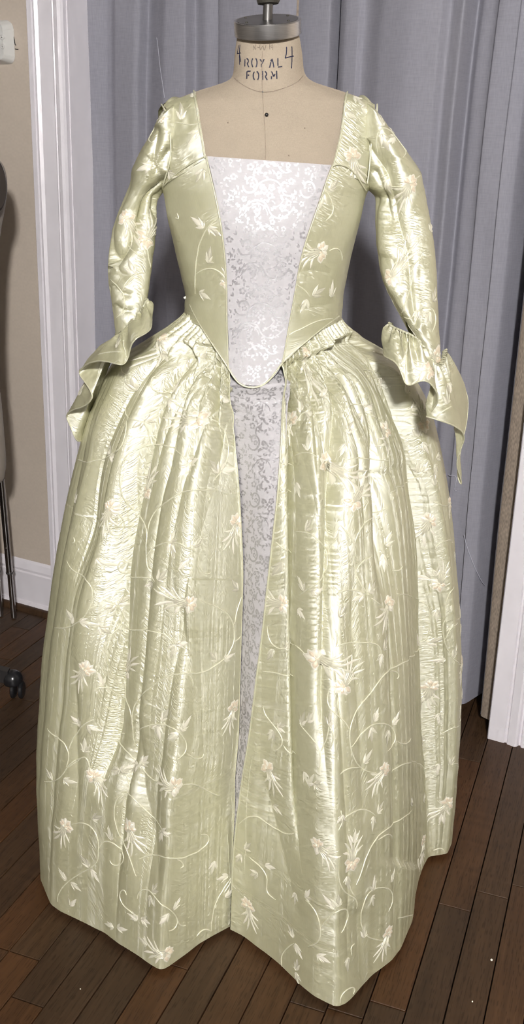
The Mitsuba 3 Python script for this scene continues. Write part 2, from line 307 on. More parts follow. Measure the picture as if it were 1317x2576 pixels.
# ------------------------------------------------------------------ curtains in the doorway
def px_t(px, py, n):
    q = on_plane(px, py, W0 + Wn * n, Wn); return (q - W0) @ Wd
def curtain(name, prof, t_end, label, z0, z1=2.19, seed=0):
    prof = np.array(prof, float)
    tt = px_t(prof[:, 0], 120.0, -0.09) if t_end is None else np.concatenate([px_t(prof[:, 0], 120.0, -0.09), [e[0] for e in t_end]])
    nn = prof[:, 1] if t_end is None else np.concatenate([prof[:, 1], [e[1] for e in t_end]])
    f = PchipInterpolator(tt, nn)
    t = np.linspace(tt[0], tt[-1], 420); z = np.linspace(z1, z0, 60)
    Tm, Zm = np.meshgrid(t, z); base = f(t)[None, :]
    mean = np.convolve(np.pad(f(t), 60, mode='edge'), np.ones(121) / 121, 'valid')[None, :]
    k = 0.55 + 0.45 * (Zm / z1)
    edge = np.clip((tt[-1] - Tm) / 0.12, 0, 1) if t_end is not None else 1.0
    n = np.where(edge < 1, base, mean + (base - mean) * k)
    n = n + (meshkit.fbm(np.stack([Tm * 7, Zm * 2.2, np.full_like(Tm, seed)], -1), 3, seed) - 0.5) * 0.022 * np.clip((tt[-1] - Tm) / 0.1, 0, 1)
    sway = (meshkit.noise(np.stack([Tm * 4, Zm * 1.5, np.full_like(Tm, 3.0 + seed)], -1), seed) - 0.5) * 0.018
    P = W0 + (Tm + sway)[..., None] * Wd + n[..., None] * Wn + Zm[..., None] * np.array([0, 0, 1.0])
    s = Surf(P, out=W0 - Wn * 3); 
    root = thing(name, label, 'curtain', None)
    add('cloth', s.mesh(), 'm_curtain', root, smooth=True, uv=s.uv.reshape(-1, 2))
    b = Surf(P - s.N * 0.003, out=W0 - Wn * 3)
    add('lining', b.mesh(), 'm_lining', root, smooth=True, label='brown lining')
    return root, s
def hem_strip(root, s, cols, width_extra, label='brown side hem', dz=0.0):
    Q = s.P[:, cols] + s.N[:, cols] * 0.0035
    add('side_hem', (np.concatenate([Q.reshape(-1, 3)]), grid_faces(Q.shape[0], Q.shape[1])), 'm_lining', root, smooth=True, label=label)
c1, s1 = curtain('grey_curtain', [(214, -.075), (240, -.082), (266, -.104), (273, -.104), (300, -.075), (345, -.068), (357, -.074), (365, -.108), (400, -.09), (432, -.070), (476, -.075), (488, -.112), (520, -.10), (552, -.108), (563, -.070), (600, -.058), (680, -.050), (735, -.056), (757, -.068)], None,
                 'left blue-grey curtain panel, hanging from the white left casing to behind the form neck', 0.035, seed=1)
hem_strip(c1, s1, slice(0, 9), 0); hem_strip(c1, s1, slice(416, 420), 0)
c2, s2 = curtain('grey_curtain', [(740, -.105), (800, -.098), (821, -.100), (831, -.165), (842, -.112), (868, -.088), (893, -.085), (905, -.096), (960, -.070), (1040, -.050), (1108, -.056), (1128, -.078), (1145, -.070), (1166, -.060), (1181, -.128), (1202, -.105), (1245, -.085)], [(1.235, -.07), (1.285, -.062), (1.312, -.075), (1.332, -.135), (1.345, -.170), (1.352, -.165), (1.358, -.100), (1.366, -.042), (1.385, -.030), (1.405, -.026)],
                 'right blue-grey curtain panel with brown edge hem, beside the white right casing', 0.03, seed=2)
hem_strip(c2, s2, slice(398, 420), 0)
for pts, r in (([(395, 105), (402, 170), (412, 245)], .0007), ([(1128, 1180), (1143, 1225), (1146, 1245)], .0009), ([(1160, 1355), (1190, 1415), (1222, 1482)], .0009)):
    q = spl(pts, 14)
    g = s1 if pts[0][0] < 700 else s2
    c = g.find(q); P = g.bil(g.P, c[:, 0], c[:, 1]) + g.bil(g.N, c[:, 0], c[:, 1]) * 0.004
    P = spl(P[::3], 20)
    k = add('loose_thread', tube(P, r, 5), 'm_monofil', c1 if g is s1 else c2, label='pale loose thread')

# ------------------------------------------------------------------ torso shape (form and bodice share it)
YA = 1.76
Lp = [(602, 60), (595, 100), (589, 150), (587, 180), (581, 197), (567, 207), (545, 215), (500, 229), (450, 248), (418, 264), (408, 280), (408, 330), (412, 400), (419, 470), (425, 490), (435, 550), (447, 600), (458, 650), (470, 700), (478, 745), (475, 785), (474, 850), (474, 985)]
Rp = [(742, 50), (752, 90), (760, 140), (764, 178), (772, 195), (790, 208), (815, 217), (860, 231), (905, 247), (934, 263), (940, 280), (938, 330), (930, 400), (917, 470), (907, 490), (893, 550), (880, 600), (868, 650), (858, 700), (850, 745), (848, 785), (848, 850), (848, 985)]
Fp = [(60, .036, .046), (100, .040, .050), (150, .052, .057), (185, .057, .062), (205, .062, .07), (230, .068, .085), (262, .078, .095), (300, .082, .10), (350, .091, .10), (400, .100, .10), (460, .110, .10), (520, .116, .098), (560, .117, .096), (600, .115, .092), (700, .108, .086), (785, .1045, .085), (850, .1045, .085), (900, .1045, .085), (985, .1045, .085)]
def prof_xz(pts, col):
    q = on_y(np.array([p[0] for p in pts]), np.array([p[1] for p in pts]), YA); o = np.argsort(q[:, 2])
    return PchipInterpolator(q[o, 2], q[o, 0])
fL, fR = prof_xz(Lp, 0), prof_xz(Rp, 0)
zf = on_y(np.full(len(Fp), 660.0), np.array([p[0] for p in Fp]), YA)[:, 2]
fB = PchipInterpolator(zf[::-1], np.array([p[1] for p in Fp])[::-1]); fK = PchipInterpolator(zf[::-1], np.array([p[2] for p in Fp])[::-1])
def torso(th, z, off=0.0):
    th, z = np.broadcast_arrays(np.asarray(th, float), np.asarray(z, float))
    xl, xr = fL(z), fR(z); c = (xl + xr) / 2; a = (xr - xl) / 2 + off
    b = np.where(np.cos(th) > 0, fB(z), fK(z)) + off
    # superellipse in the angle
    s, k = np.sin(th), np.cos(th); p = 2.25
    r = (np.abs(s) ** p + np.abs(k) ** p) ** (-1 / p)
    return np.stack([c + a * s * r, YA - b * k * r, z], -1)
zt = np.concatenate([np.linspace(zf[-1] + .002, 1.40, 170), np.linspace(1.4005, zf[0] - .002, 190)])[::-1]
th_all = np.linspace(-np.pi, np.pi, 361)
TH, ZT = np.meshgrid(th_all, zt)
tor = Surf(torso(TH, ZT, 0.003), out=np.array([0, YA, 1.2]))
_f = tor.facing() > 0.03
_px = tor.px[..., :2][_f]
_lin = LinearNDInterpolator(_px, np.stack([TH[_f], ZT[_f]], -1)); _nn = NearestNDInterpolator(_px, np.stack([TH[_f], ZT[_f]], -1))
def tz(q):
    q = np.asarray(q, float); r = _lin(q); b = np.isnan(r[..., 0])
    if b.any(): r[b] = _nn(q[b])
    return r
def on_torso(q, off):
    r = tz(q); return torso(r[..., 0], r[..., 1], off)

# ------------------------------------------------------------------ dress form
form = thing('dress_form', 'linen dress form with steel neck cap, wearing the pale green gown', 'dress form')
zs = np.concatenate([np.linspace(1.10, 1.40, 80), np.linspace(1.402, zf[0] - .012, 110)])[::-1]
A, B = np.meshgrid(np.linspace(-np.pi, np.pi, 161), zs)
sf = Surf(torso(A, B, 0.0), out=np.array([0, YA, 1.2]))
add('torso', sf.mesh(), 'm_linen', form, smooth=True)
def surf_strip(q, width, off, height=0.0006, n=None):
    """a flat stroke on the torso, given in image points, width in metres"""
    P = on_torso(q, off); Pn = tor
    t = np.gradient(P, axis=0); t /= np.linalg.norm(t, axis=1, keepdims=True) + 1e-12
    r = tz(q); e = 1e-3
    a = torso(r[:, 0] + e, r[:, 1], off) - torso(r[:, 0] - e, r[:, 1], off); b = torso(r[:, 0], r[:, 1] + e, off) - torso(r[:, 0], r[:, 1] - e, off)
    N = np.cross(a, b); N /= np.linalg.norm(N, axis=1, keepdims=True) + 1e-12
    N *= np.sign((N * (CAM - P)).sum(1, keepdims=True))
    s = np.cross(t, N); s /= np.linalg.norm(s, axis=1, keepdims=True) + 1e-12
    w = np.broadcast_to(width, (len(P),))[:, None] / 2
    V = np.stack([P - s * w, P + N * height, P + s * w], 1)
    return (V.reshape(-1, 3), grid_faces(len(P), 3))
sm = lambda *p: surf_strip(spl(p, 40), 0.0011, 0.0007, 0.0002)
add('neck_seam', sm((586, 196), (610, 214), (659, 231), (705, 224), (745, 208), (765, 190)), 'm_seam', form, smooth=True)
add('front_seam', sm((659, 128), (659, 231), (664, 300), (667, 400)), 'm_seam', form, smooth=True)
def dot(px, py, r, k, m, name, lab=None):
    P = on_torso(np.array([[px, py]]), 0.0)[0]; s = trimesh.creation.icosphere(2, r); s.apply_translation(P + np.array([0, -r * .4, 0])); add(name, s, m, form, smooth=True, label=lab)
dot(659.5, 231, 0.0016, 0, 'm_chrome', 'pin_head'); dot(670, 288.5, 0.0030, 0, 'm_dark', 'pin_head', 'dark round pin head')
for q in ((571, 308), (727, 391), (768, 232 + 90)): dot(q[0], q[1], 0.0011, 0, 'm_seam', 'pin_head')
# cap, tilted forward with the neck
ctop = on_y(672.0, 49.5, YA - 0.012); 
tilt = np.radians(16.5); ax = np.array([-0.065, -math.sin(tilt), math.cos(tilt)]); ax /= np.linalg.norm(ax)
ex = np.cross([0, 1, 0], ax); ex /= np.linalg.norm(ex); ey = np.cross(ax, ex); M = np.stack([ex, ey, ax], 1)
def cap_frame(m):
    m.vertices = ctop + m.vertices @ M.T
    return m
Rc = 0.0536
add('neck_cap', cap_frame(lathe([(0, 0.0), (Rc - .004, 0.0), (Rc - .0012, .0003), (Rc, -.0012), (Rc, -.0200), (Rc - .0008, -.0216), (Rc - .003, -.022), (Rc - .003, -.017), (0, -.017)][::-1], 96)), 'm_steel', form, smooth=30, label='brushed steel cap')
add('cap_plate', cap_frame(lathe([(0, .0006), (Rc - .0045, .0006), (Rc - .0045, -.001), (0, -.001)][::-1], 72)), 'm_steel_dark', form, smooth=30, label='dark top plate')
for a in (35, 150, 215, 325):
    s = trimesh.creation.icosphere(2, .0022); s.apply_scale((1, 1, .5)); s.apply_translation((math.cos(math.radians(a)) * .04, math.sin(math.radians(a)) * .04, .0012)); add('screw', cap_frame(s), 'm_iron', form + '__cap_plate', smooth=True)
def up_frame(m):
    m.vertices = ctop + m.vertices @ np.stack([ex, np.cross([0, 0, 1.], ex), [0.03, -0.1, .995]], 0); return m
add('cap_rod', up_frame(lathe([(0.0078, -.004), (.0078, .022), (.0085, .0235), (0, .024)], 32)), 'm_steel_dark', form, smooth=40)
add('finial', up_frame(lathe([(.0085, .0215), (.0165, .0225), (.0185, .027), (.018, .032), (.0165, .0345), (.0165, .036), (.0172, .040), (.015, .050), (.008, .058), (0, .060)], 40)), 'm_iron', form, smooth=40, label='dark iron finial knob')
# stencilled and hand-written marks on the neck (stroke end points measured on the neck)
def S(*p): return [(560 + x / 5.4875, y / 5.4875) for x, y in p]
sten = [[(290, 815), (288, 915)], [(316, 806), (336, 824), (338, 850), (320, 872)], [(322, 872), (346, 925)], [(404, 805), (390, 838), (390, 882), (404, 922)], [(446, 805), (462, 838), (462, 886), (449, 926)],
        [(510, 815), (531, 852)], [(566, 814), (535, 880)], [(531, 876), (530, 925)], [(678, 808), (692, 850), (706, 930)], [(664, 856), (645, 932)], [(664, 822), (676, 850)], [(765, 803), (766, 905)], [(766, 924), (826, 915)],
        [(318, 985), (318, 1086)], [(326, 981), (372, 980)], [(331, 1036), (352, 1035)], [(426, 988), (412, 1020), (412, 1066), (430, 1100)], [(462, 984), (486, 1020), (486, 1066), (472, 1100)], [(545, 978), (545, 1102)],
        [(578, 985), (598, 1005), (600, 1030), (580, 1050)], [(582, 1054), (610, 1104)], [(672, 1052), (669, 1092)], [(674, 986), (690, 1020), (700, 1056)], [(722, 1018), (706, 1056)], [(746, 976), (748, 1088)]]
def letter_mesh(strokes, width):
    out = []
    for s in strokes:
        q = np.array(S(*s)); q = spl(q, 18) if len(q) > 2 else plin(q, 10)
        v, f = surf_strip(q, width, 0.0005, 0.0004); out.append(trimesh.Trimesh(v, f, process=False))
    return cat_mesh(out)
words = [('R', sten[0:3]), ('O', sten[3:5]), ('Y', sten[5:8]), ('A', sten[8:11]), ('L', sten[11:13]), ('F', sten[13:16]), ('O', sten[16:18]), ('R', sten[18:21]), ('M', sten[21:25])]
for c, st in words: add('stencilled_letter', letter_mesh(st, 0.0018), 'm_ink', form, smooth=True, label='dark blue stencilled letter ' + c)
for st in ([[(890, 645), (888, 735), (868, 802)], [(868, 800), (930, 784), (992, 772)], [(968, 640), (970, 760), (962, 942)]], [[(194, 625), (186, 700), (178, 738)], [(176, 738), (228, 728)], [(217, 618), (210, 720), (214, 892)], [(214, 760), (230, 852)]]):
    add('handwritten_number', letter_mesh(st, 0.0016), 'm_ink', form, smooth=True, label='black handwritten number 4')
add('handwritten_mark', letter_mesh([[(416, 690), (414, 622)], [(414, 622), (441, 684)], [(441, 684), (440, 612)], [(470, 648), (498, 652)], [(505, 624), (521, 676), (546, 634), (561, 676), (592, 622)], [(645, 610), (648, 676)], [(670, 620), (670, 652), (697, 646)], [(690, 608), (693, 686)]], 0.0008), 'm_pencil', form, smooth=True, label='small handwritten N-W 14')
add('stand_pole', tube([[-.01, YA, 0.02], [-.01, YA, 1.0]], 0.016, 16), 'm_iron', form)
add('stand_base', lathe([(0, .03), (.05, .03), (.16, .015), (.17, .0), (0, 0)][::-1], 32).apply_translation((-.01, YA, 0.001)), 'm_iron', form, smooth=30)
# ------------------------------------------------------------------ the gown
gown = thing('gown', 'pale green silk gown embroidered with flowers, white brocade front, worn by the linen form', 'dress')
def cloth(base, s, parent, m='m_silk', **kw):
    return add(base, s.mesh(), m, parent, smooth=True, uv=s.uv[..., ::-1].reshape(-1, 2), **kw)
OUT = np.array([0.0, YA, 1.0])
def tip_lift(y): return 0.0045 * np.clip((y - 850) / 118, 0, 1) ** 1.4      # the bodice point stands on the skirt
def patch_px(Lc, Rc_, nv, nu, off, ext_l=0.0, ext_r=0.0, ne=8, puff=0.0):
    """a bodice piece lying on the torso between two edges given in image points, carried on round the side by ext radians"""
    q = ruled(spl(Lc, nv), spl(Rc_, nv), nu); r = tz(q)
    for e, side in ((ext_l, 0), (ext_r, 1)):
        if e:
            k = np.linspace(0, 1, ne + 1)[1:]
            x = r[:, 0] if side == 0 else r[:, -1]
            add_ = np.stack([np.stack([x[:, 0] + e * kk * np.clip((788 - (q[:, 0] if side == 0 else q[:, -1])[:, 1]) / 15, 0, 1), x[:, 1]], -1) for kk in (k[::-1] if side == 0 else k)], 1)
            r = np.concatenate([add_, r] if side == 0 else [r, add_], 1)
    o = np.broadcast_to(off + tip_lift(q[..., 1]), q.shape[:2])
    if r.shape[1] != nu: o = np.concatenate([np.repeat(o[:, :1], ne, 1)] * (ext_l != 0) + [o] + [np.repeat(o[:, -1:], ne, 1)] * (ext_r != 0), 1)
    return Surf(torso(r[..., 0], r[..., 1], o), out=np.array([0, YA, 1.2]))
# stomacher
stL = [(524, 393), (533, 432), (546, 490), (559, 560), (569, 640), (574, 720), (575, 800), (577, 870), (580, 925), (612, 966)]
stR = [(829, 415), (812, 462), (790, 528), (766, 600), (750, 660), (738, 730), (726, 800), (716, 860), (707, 910), (658, 967)]
st = patch_px(stL, stR, 150, 60, 0.007)
stom = cloth('stomacher', st, gown, 'm_brocade', label='white brocade stomacher')
# bodice fronts
blL = [(428, 462), (427, 492), (437, 550), (449, 600), (460, 650), (472, 700), (480, 742), (484, 766), (490, 782), (512, 822), (545, 874), (580, 927)]
blR = [(527, 396), (535, 440), (547, 490), (560, 560), (570, 640), (575, 720), (575.5, 790), (576, 820), (577, 850), (578, 880), (579.5, 905), (581, 928)]
brL = [(828, 417), (812, 462), (790, 528), (766, 600), (750, 660), (738, 730), (729, 780), (724, 810), (719, 840), (714, 868), (709, 892), (705, 912)]
brR = [(912, 455), (905, 492), (891, 550), (878, 600), (866, 650), (856, 700), (849, 742), (843, 775), (836, 800), (800, 830), (755, 868), (706, 914)]
bl = patch_px(blL, blR, 130, 60, 0.0085, ext_l=-0.75); br = patch_px(brL, brR, 130, 60, 0.0085, ext_r=0.75)
for s_, pts in ((bl, [[(500, 735, ), (480, 745), (462, 752)]]), (br, [[(740, 780), (800, 770), (850, 760)], [(735, 690), (790, 680), (840, 690)]])):
    for p in pts: s_.P = s_.P + s_.N * cusp(s_, [q[:2] for q in p], 0.0018, 8, 12)[..., None]
    s_.fin()
kbl = cloth('bodice_front', bl, gown); kbr = cloth('bodice_front', br, gown)
def piping(base, pts, off, r, parent, n=60):
    q = spl(pts, n); P = on_torso(q, off + tip_lift(q[:, 1])); return add(base, tube(P, r, 7), 'm_piping', parent, smooth=True)
piping('piping', stL[:-1], 0.0105, 0.0013, kbl); piping('piping', stR[:-1], 0.0105, 0.0013, kbr)
piping('piping', [(484, 766), (512, 822), (545, 874), (580, 927), (612, 966), (658, 967), (706, 913), (755, 867), (800, 829), (846, 795)], 0.0075, 0.0016, stom, 90)
# shoulder straps
slL = [(420, 263), (436, 300), (441, 340), (441, 400), (430, 445), (424, 466)]; slR = [(501, 229), (503, 262), (511, 318), (516, 350), (523, 394), (524, 398)]
srL = [(860, 231), (857, 262), (853, 300), (847, 340), (830, 414), (829, 418)]; srR = [(933, 262), (930, 300), (922, 340), (917, 390), (914, 425), (909, 462)]
strap_l = patch_px(slL, slR, 70, 30, 0.0095); strap_r = patch_px(srL, srR, 70, 30, 0.0095)
for s_, seed in ((strap_l, 3), (strap_r, 4)):
    nzz = meshkit.fbm(s_.P * [26, 26, 14] + seed, 3, seed) - 0.5
    s_.P = s_.P + s_.N * (nzz * (0.012 if seed == 3 else 0.006))[..., None]; s_.fin()
ksl = cloth('shoulder_strap', strap_l, gown); ksr = cloth('shoulder_strap', strap_r, gown)
piping('piping', slR, 0.0125, 0.0013, ksl); piping('piping', srL, 0.0125, 0.0013, ksr)
piping('piping', slL, 0.0125, 0.0013, ksl); piping('piping', srR, 0.0125, 0.0013, ksr)
piping('seam', [(424, 468), (470, 425), (523, 394)], 0.0115, 0.0010, ksl); piping('seam', [(829, 416), (870, 425), (893, 455), (908, 480)], 0.0115, 0.0010, ksr)
# bodice back and the strap over the shoulder
thb, zb = np.meshgrid(np.linspace(np.radians(88), np.radians(272), 60), np.linspace(1.462, 1.115, 60))
bk = Surf(torso(thb, zb, 0.0065), out=np.array([0, YA, 1.2])); cloth('bodice_back', bk, gown)
# waistband pieces at the sides and their little tabs
for pts in ([(474, 772), (482, 770), (505, 818)], [(852, 772), (846, 775), (800, 832)]):
    pass
wbl = patch_px([(472, 768), (463, 798)], [(486, 770), (512, 822)], 12, 10, 0.0075, ext_l=-0.5); cloth('waistband', wbl, gown)
wbr = patch_px([(846, 772), (806, 828)], [(850, 768), (858, 800)], 12, 10, 0.0075, ext_r=0.5); cloth('waistband', wbr, gown)
for (x, y, a) in ((470, 746, 60), (851, 775, -55)):
    m = bevel_box(.004, .0025, .013, .001); m.apply_transform(trimesh.transformations.rotation_matrix(math.radians(a), (0, 1, 0))); m.apply_translation(on_y(x, y, YA - .02)); add('waist_tab', m, 'm_crumb', gown, label='small white tab')

# ------------------------------------------------------------------ skirt
SC = np.array([0.0, 1.745])
hem_px = [(118, 2252), (128, 2275), (150, 2292), (180, 2306), (212, 2321), (235, 2333), (262, 2346), (280, 2360), (300, 2375), (325, 2390), (350, 2406), (375, 2424), (395, 2436), (405, 2440), (420, 2434), (445, 2416), (470, 2398), (500, 2374), (540, 2351), (578, 2331)]
hem_pr = [(574, 2331), (610, 2352), (640, 2377), (670, 2399), (700, 2423), (730, 2452), (760, 2482), (790, 2506), (815, 2519), (845, 2533), (870, 2524), (885, 2510), (910, 2480), (935, 2453), (960, 2435), (985, 2415), (1008, 2385), (1022, 2352), (1036, 2318), (1041, 2290), (1044, 2255), (1052, 2215), (1064, 2180), (1077, 2155)]
hb_r = [(.412, 1.752), (.428, 1.79), (.440, 1.86), (.452, 1.92), (.44, 2.0), (.38, 2.1), (.27, 2.17), (.12, 2.21), (-.01, 2.215)]
hb_l = [(-.01, 2.215), (-.14, 2.20), (-.27, 2.14), (-.37, 2.03), (-.425, 1.90), (-.44, 1.78), (-.433, 1.69), (-.42, 1.635)]
def skirt_half(side, nu, nv=300):
    if side < 0:
        h = on_z(np.array([p[0] for p in hem_px], float), np.array([p[1] for p in hem_px], float), 0.012)[:, :2]; h = np.vstack([hb_l, h])
    else:
        h = on_z(np.array([p[0] for p in hem_pr], float), np.array([p[1] for p in hem_pr], float), 0.012)[:, :2]; h = np.vstack([h, hb_r])
    hd = plin(h, 900); k = np.ones(9) / 9
    hd = np.stack([np.convolve(np.pad(hd[:, c], 4, mode='edge'), k, 'valid') for c in (0, 1)], -1); hd[0], hd[-1] = h[0], h[-1]
    th = np.unwrap(np.arctan2(hd[:, 0] - SC[0], SC[1] - hd[:, 1])); th = np.maximum.accumulate(th) + np.arange(len(th)) * 1e-9
    # more columns in front than behind
    w = np.where(np.abs((th + np.pi) % (2 * np.pi) - np.pi) < 1.9, 1.0, 0.3); seglen = np.linalg.norm(np.gradient(hd, axis=0), axis=1) * w
    cum = np.concatenate([[0], np.cumsum((seglen[1:] + seglen[:-1]) / 2)])
    hs = np.stack([np.interp(np.linspace(0, cum[-1], nu), cum, hd[:, c]) for c in (0, 1)], -1); ths = np.interp(np.linspace(0, cum[-1], nu), cum, th)
    return hs, (ths + np.pi) % (2 * np.pi) - np.pi
G_S = np.array([0, .012, .027, .061, .087, .128, .167, .2325, .32, .45, .6, .75, .85, .94, 1.0]); G_G = np.array([0, .030, .095, .295, .43, .52, .59, .665, .742, .83, .915, .972, .995, 1.0, 1.0])
gL = PchipInterpolator(G_S, G_G)
ve = np.array([(478, 780), (490, 795), (512, 828), (545, 880), (580, 932), (612, 970), (658, 971), (706, 918), (755, 874), (800, 836), (842, 800)], float)
vz = tz(ve); o = np.argsort(vz[:, 0])
zw = PchipInterpolator(np.concatenate([[-np.pi, -1.75], vz[o, 0], [1.75, np.pi]]), np.concatenate([[1.12, 1.125], vz[o, 1], [1.125, 1.12]]))
def skirt_base(hs, ths, vs, r_off=0.0):
    thw = np.clip(ths, -np.pi, np.pi)
    z0 = zw(thw) + 0.004
    W = torso(thw, z0, 0.0005)
    s = vs ** 1.35; g = gL(s)
    P = np.empty((len(vs), len(ths), 3))
    fr = np.clip(np.cos(ths), 0, 1)[None, :] ** 1.5             # flatter dome in front
    gg = g[:, None] * (1 - 0.35 * fr) + 0.35 * fr * (s[:, None] ** 0.85)
    P[..., :2] = W[None, :, :2] + (hs - W[:, :2])[None] * gg[..., None]
    P[..., 2] = z0[None] + (0.012 - z0)[None] * s[:, None]
    return P
vs = np.linspace(0, 1, 330)
def folds(s, lists, vs, side):
    hor = s.P - np.array([SC[0], SC[1], 0]); hor[..., 2] = 0; hor /= np.linalg.norm(hor, axis=2, keepdims=True)
    win = np.sin(np.clip((1 - vs) / 0.30, 0, 1) * np.pi / 2)[:, None] * np.clip(vs / 0.07, 0, 1)[:, None] ** 1.2
    D = np.zeros((s.nv, s.nu))
    for (pts, depth, wa, wb, fade) in lists: D += cusp(s, pts, depth, wa, wb, fade)
    D *= win
    lu = s.uv[..., 0]
    # cartridge pleats at the waist, fading into the folds below
    thc = np.arctan2(s.P[..., 0] - SC[0], SC[1] - s.P[..., 1])
    nz = meshkit.fbm(np.stack([thc * 8, np.repeat(vs[:, None], s.nu, 1) * 3, np.full_like(thc, side)], -1), 3, 5) - 0.5
    ph = thc * 110 + 8.0 * (meshkit.noise(np.stack([thc * 7, thc * 0, thc * 0 + side], -1), 3) - 0.5)
    pl = (1 - np.abs(np.sin(ph / 2)) ** 0.55)
    ph2 = thc * 27 + 7.0 * (meshkit.noise(np.stack([thc * 5, thc * 0 + 9, np.repeat(vs[:, None], s.nu, 1) * 1.5], -1), 8) - 0.5)
    pl2 = (1 - np.abs(np.sin(ph2 / 2)) ** 0.7)
    ph3 = thc * 17 + 6.0 * (meshkit.noise(np.stack([thc * 3.5, thc * 0 + 4, np.repeat(vs[:, None], s.nu, 1) * 1.2], -1), 12) - 0.5)
    pl3 = (1 - np.abs(np.sin(ph3 / 2)) ** 0.8)
    V = vs[:, None]
    D += -0.010 * (pl - .2) * np.exp(-(V / 0.11) ** 2) - 0.013 * (pl2 - .25) * np.clip(V / .06, 0, 1) * np.exp(-(V / 0.45) ** 2) - 0.012 * (pl3 - .25) * np.clip(V / .15, 0, 1) * np.clip((1 - V) / .15, 0, 1)
    # soft cross-wise puckers low down, small wrinkles
    low = np.clip((V - 0.35) / 0.3, 0, 1) * np.clip((1.02 - V) / 0.08, 0, 1)
    lo = lu * side; q = np.stack([(lo - s.P[..., 2]) * 5, (s.P[..., 2] + lo * 0.75) * 24, np.full_like(lu, 1.0)], -1)
    D += (meshkit.fbm(q, 2, 11) - 0.5) * (0.0001 + 0.0026 * low) + nz * 0.006 * np.clip(V * 2, 0, 1) * np.clip((1 - V) * 6, 0, 1)
    s.P = s.P + hor * D[..., None]; s.fin()
# crease lines measured on the skirt: (points, depth, width on the right as it runs, width on the left, fades)
cr_l = [
    ([(440, 850), (395, 920), (340, 1020), (312, 1130), (294, 1210), (268, 1320), (252, 1410), (246, 1550), (238, 1750), (233, 1900), (250, 2050)], 0.060, 70, 14, (.05, .18)),
    ([(400, 850), (300, 960), (250, 1060), (214, 1165), (196, 1270), (182, 1400), (172, 1520)], 0.040, 30, 10, (.1, .3)),
    ([(470, 850), (428, 920), (406, 1050), (396, 1150), (392, 1300)], 0.018, 26, 18, (.1, .5)),
    ([(495, 850), (478, 930), (468, 1080), (465, 1260)], 0.018, 26, 18, (.1, .5)),
    ([(512, 860), (506, 930), (515, 1050), (528, 1150), (545, 1260)], 0.034, 24, 16, (.05, .4)),
    ([(545, 890), (552, 1000), (572, 1120), (580, 1230)], 0.020, 20, 16, (.1, .4)),
    ([(585, 1100), (596, 1400), (600, 1700), (575, 1950), (545, 2150)], 0.022, 40, 30, (.2, .2)),
    ([(420, 1400), (455, 1700), (465, 1900), (430, 2050)], 0.022, 45, 55, (.4, .3)),
    ([(330, 1800), (350, 2000), (380, 2150), (400, 2280)], 0.018, 40, 45, (.3, .25)),
    ([(180, 1600), (175, 1900), (200, 2150)], 0.015, 25, 25, (.4, .3)),
    ([(500, 1500), (492, 1800), (520, 2050)], 0.012, 30, 30, (.4, .3)),
]
cr_r = [
    ([(728, 895), (740, 960), (739, 1060), (736, 1200), (738, 1400), (740, 1530), (744, 1750), (748, 1900), (752, 2050), (765, 2250)], 0.042, 40, 10, (.03, .2)),
    ([(800, 865), (850, 920), (868, 980), (866, 1100), (856, 1250), (846, 1480), (834, 1720), (829, 1900), (836, 2050)], 0.036, 14, 32, (.05, .25)),
    ([(850, 850), (905, 905), (950, 1000), (974, 1090), (978, 1220), (976, 1420), (968, 1600)], 0.036, 16, 28, (.05, .35)),
    ([(885, 825), (985, 900), (1040, 1000), (1076, 1130), (1082, 1230), (1094, 1330), (1101, 1520), (1106, 1780), (1102, 1950), (1092, 2080), (1079, 2150), (1074, 2190)], 0.046, 10, 40, (.05, .01)),
    ([(760, 890), (780, 950), (776, 1080), (772, 1200)], 0.016, 14, 14, (.1, .5)),
    ([(785, 880), (812, 950), (818, 1080), (812, 1250)], 0.020, 16, 14, (.1, .5)),
    ([(840, 860), (890, 940), (912, 1020), (918, 1140)], 0.022, 18, 14, (.1, .4)),
    ([(870, 840), (950, 920), (1005, 1010), (1020, 1100), (1025, 1190)], 0.024, 18, 14, (.1, .4)),
    ([(870, 1180), (930, 1200), (975, 1205), (1010, 1190), (1050, 1150)], 0.009, 20, 30, (.3, .3)),
    ([(905, 1400), (900, 1700), (915, 1950), (905, 2150)], 0.012, 35, 35, (.4, .3)),
        ([(900, 1300), (900, 1500), (880, 1700)], 0.010, 30, 30, (.4, .4)),
    ([(640, 1900), (690, 2050), (740, 2250), (790, 2400)], 0.020, 30, 30, (.3, .3)),
    ([(900, 2250), (905, 2380), (900, 2470)], 0.025, 30, 40, (.4, .1)),
]
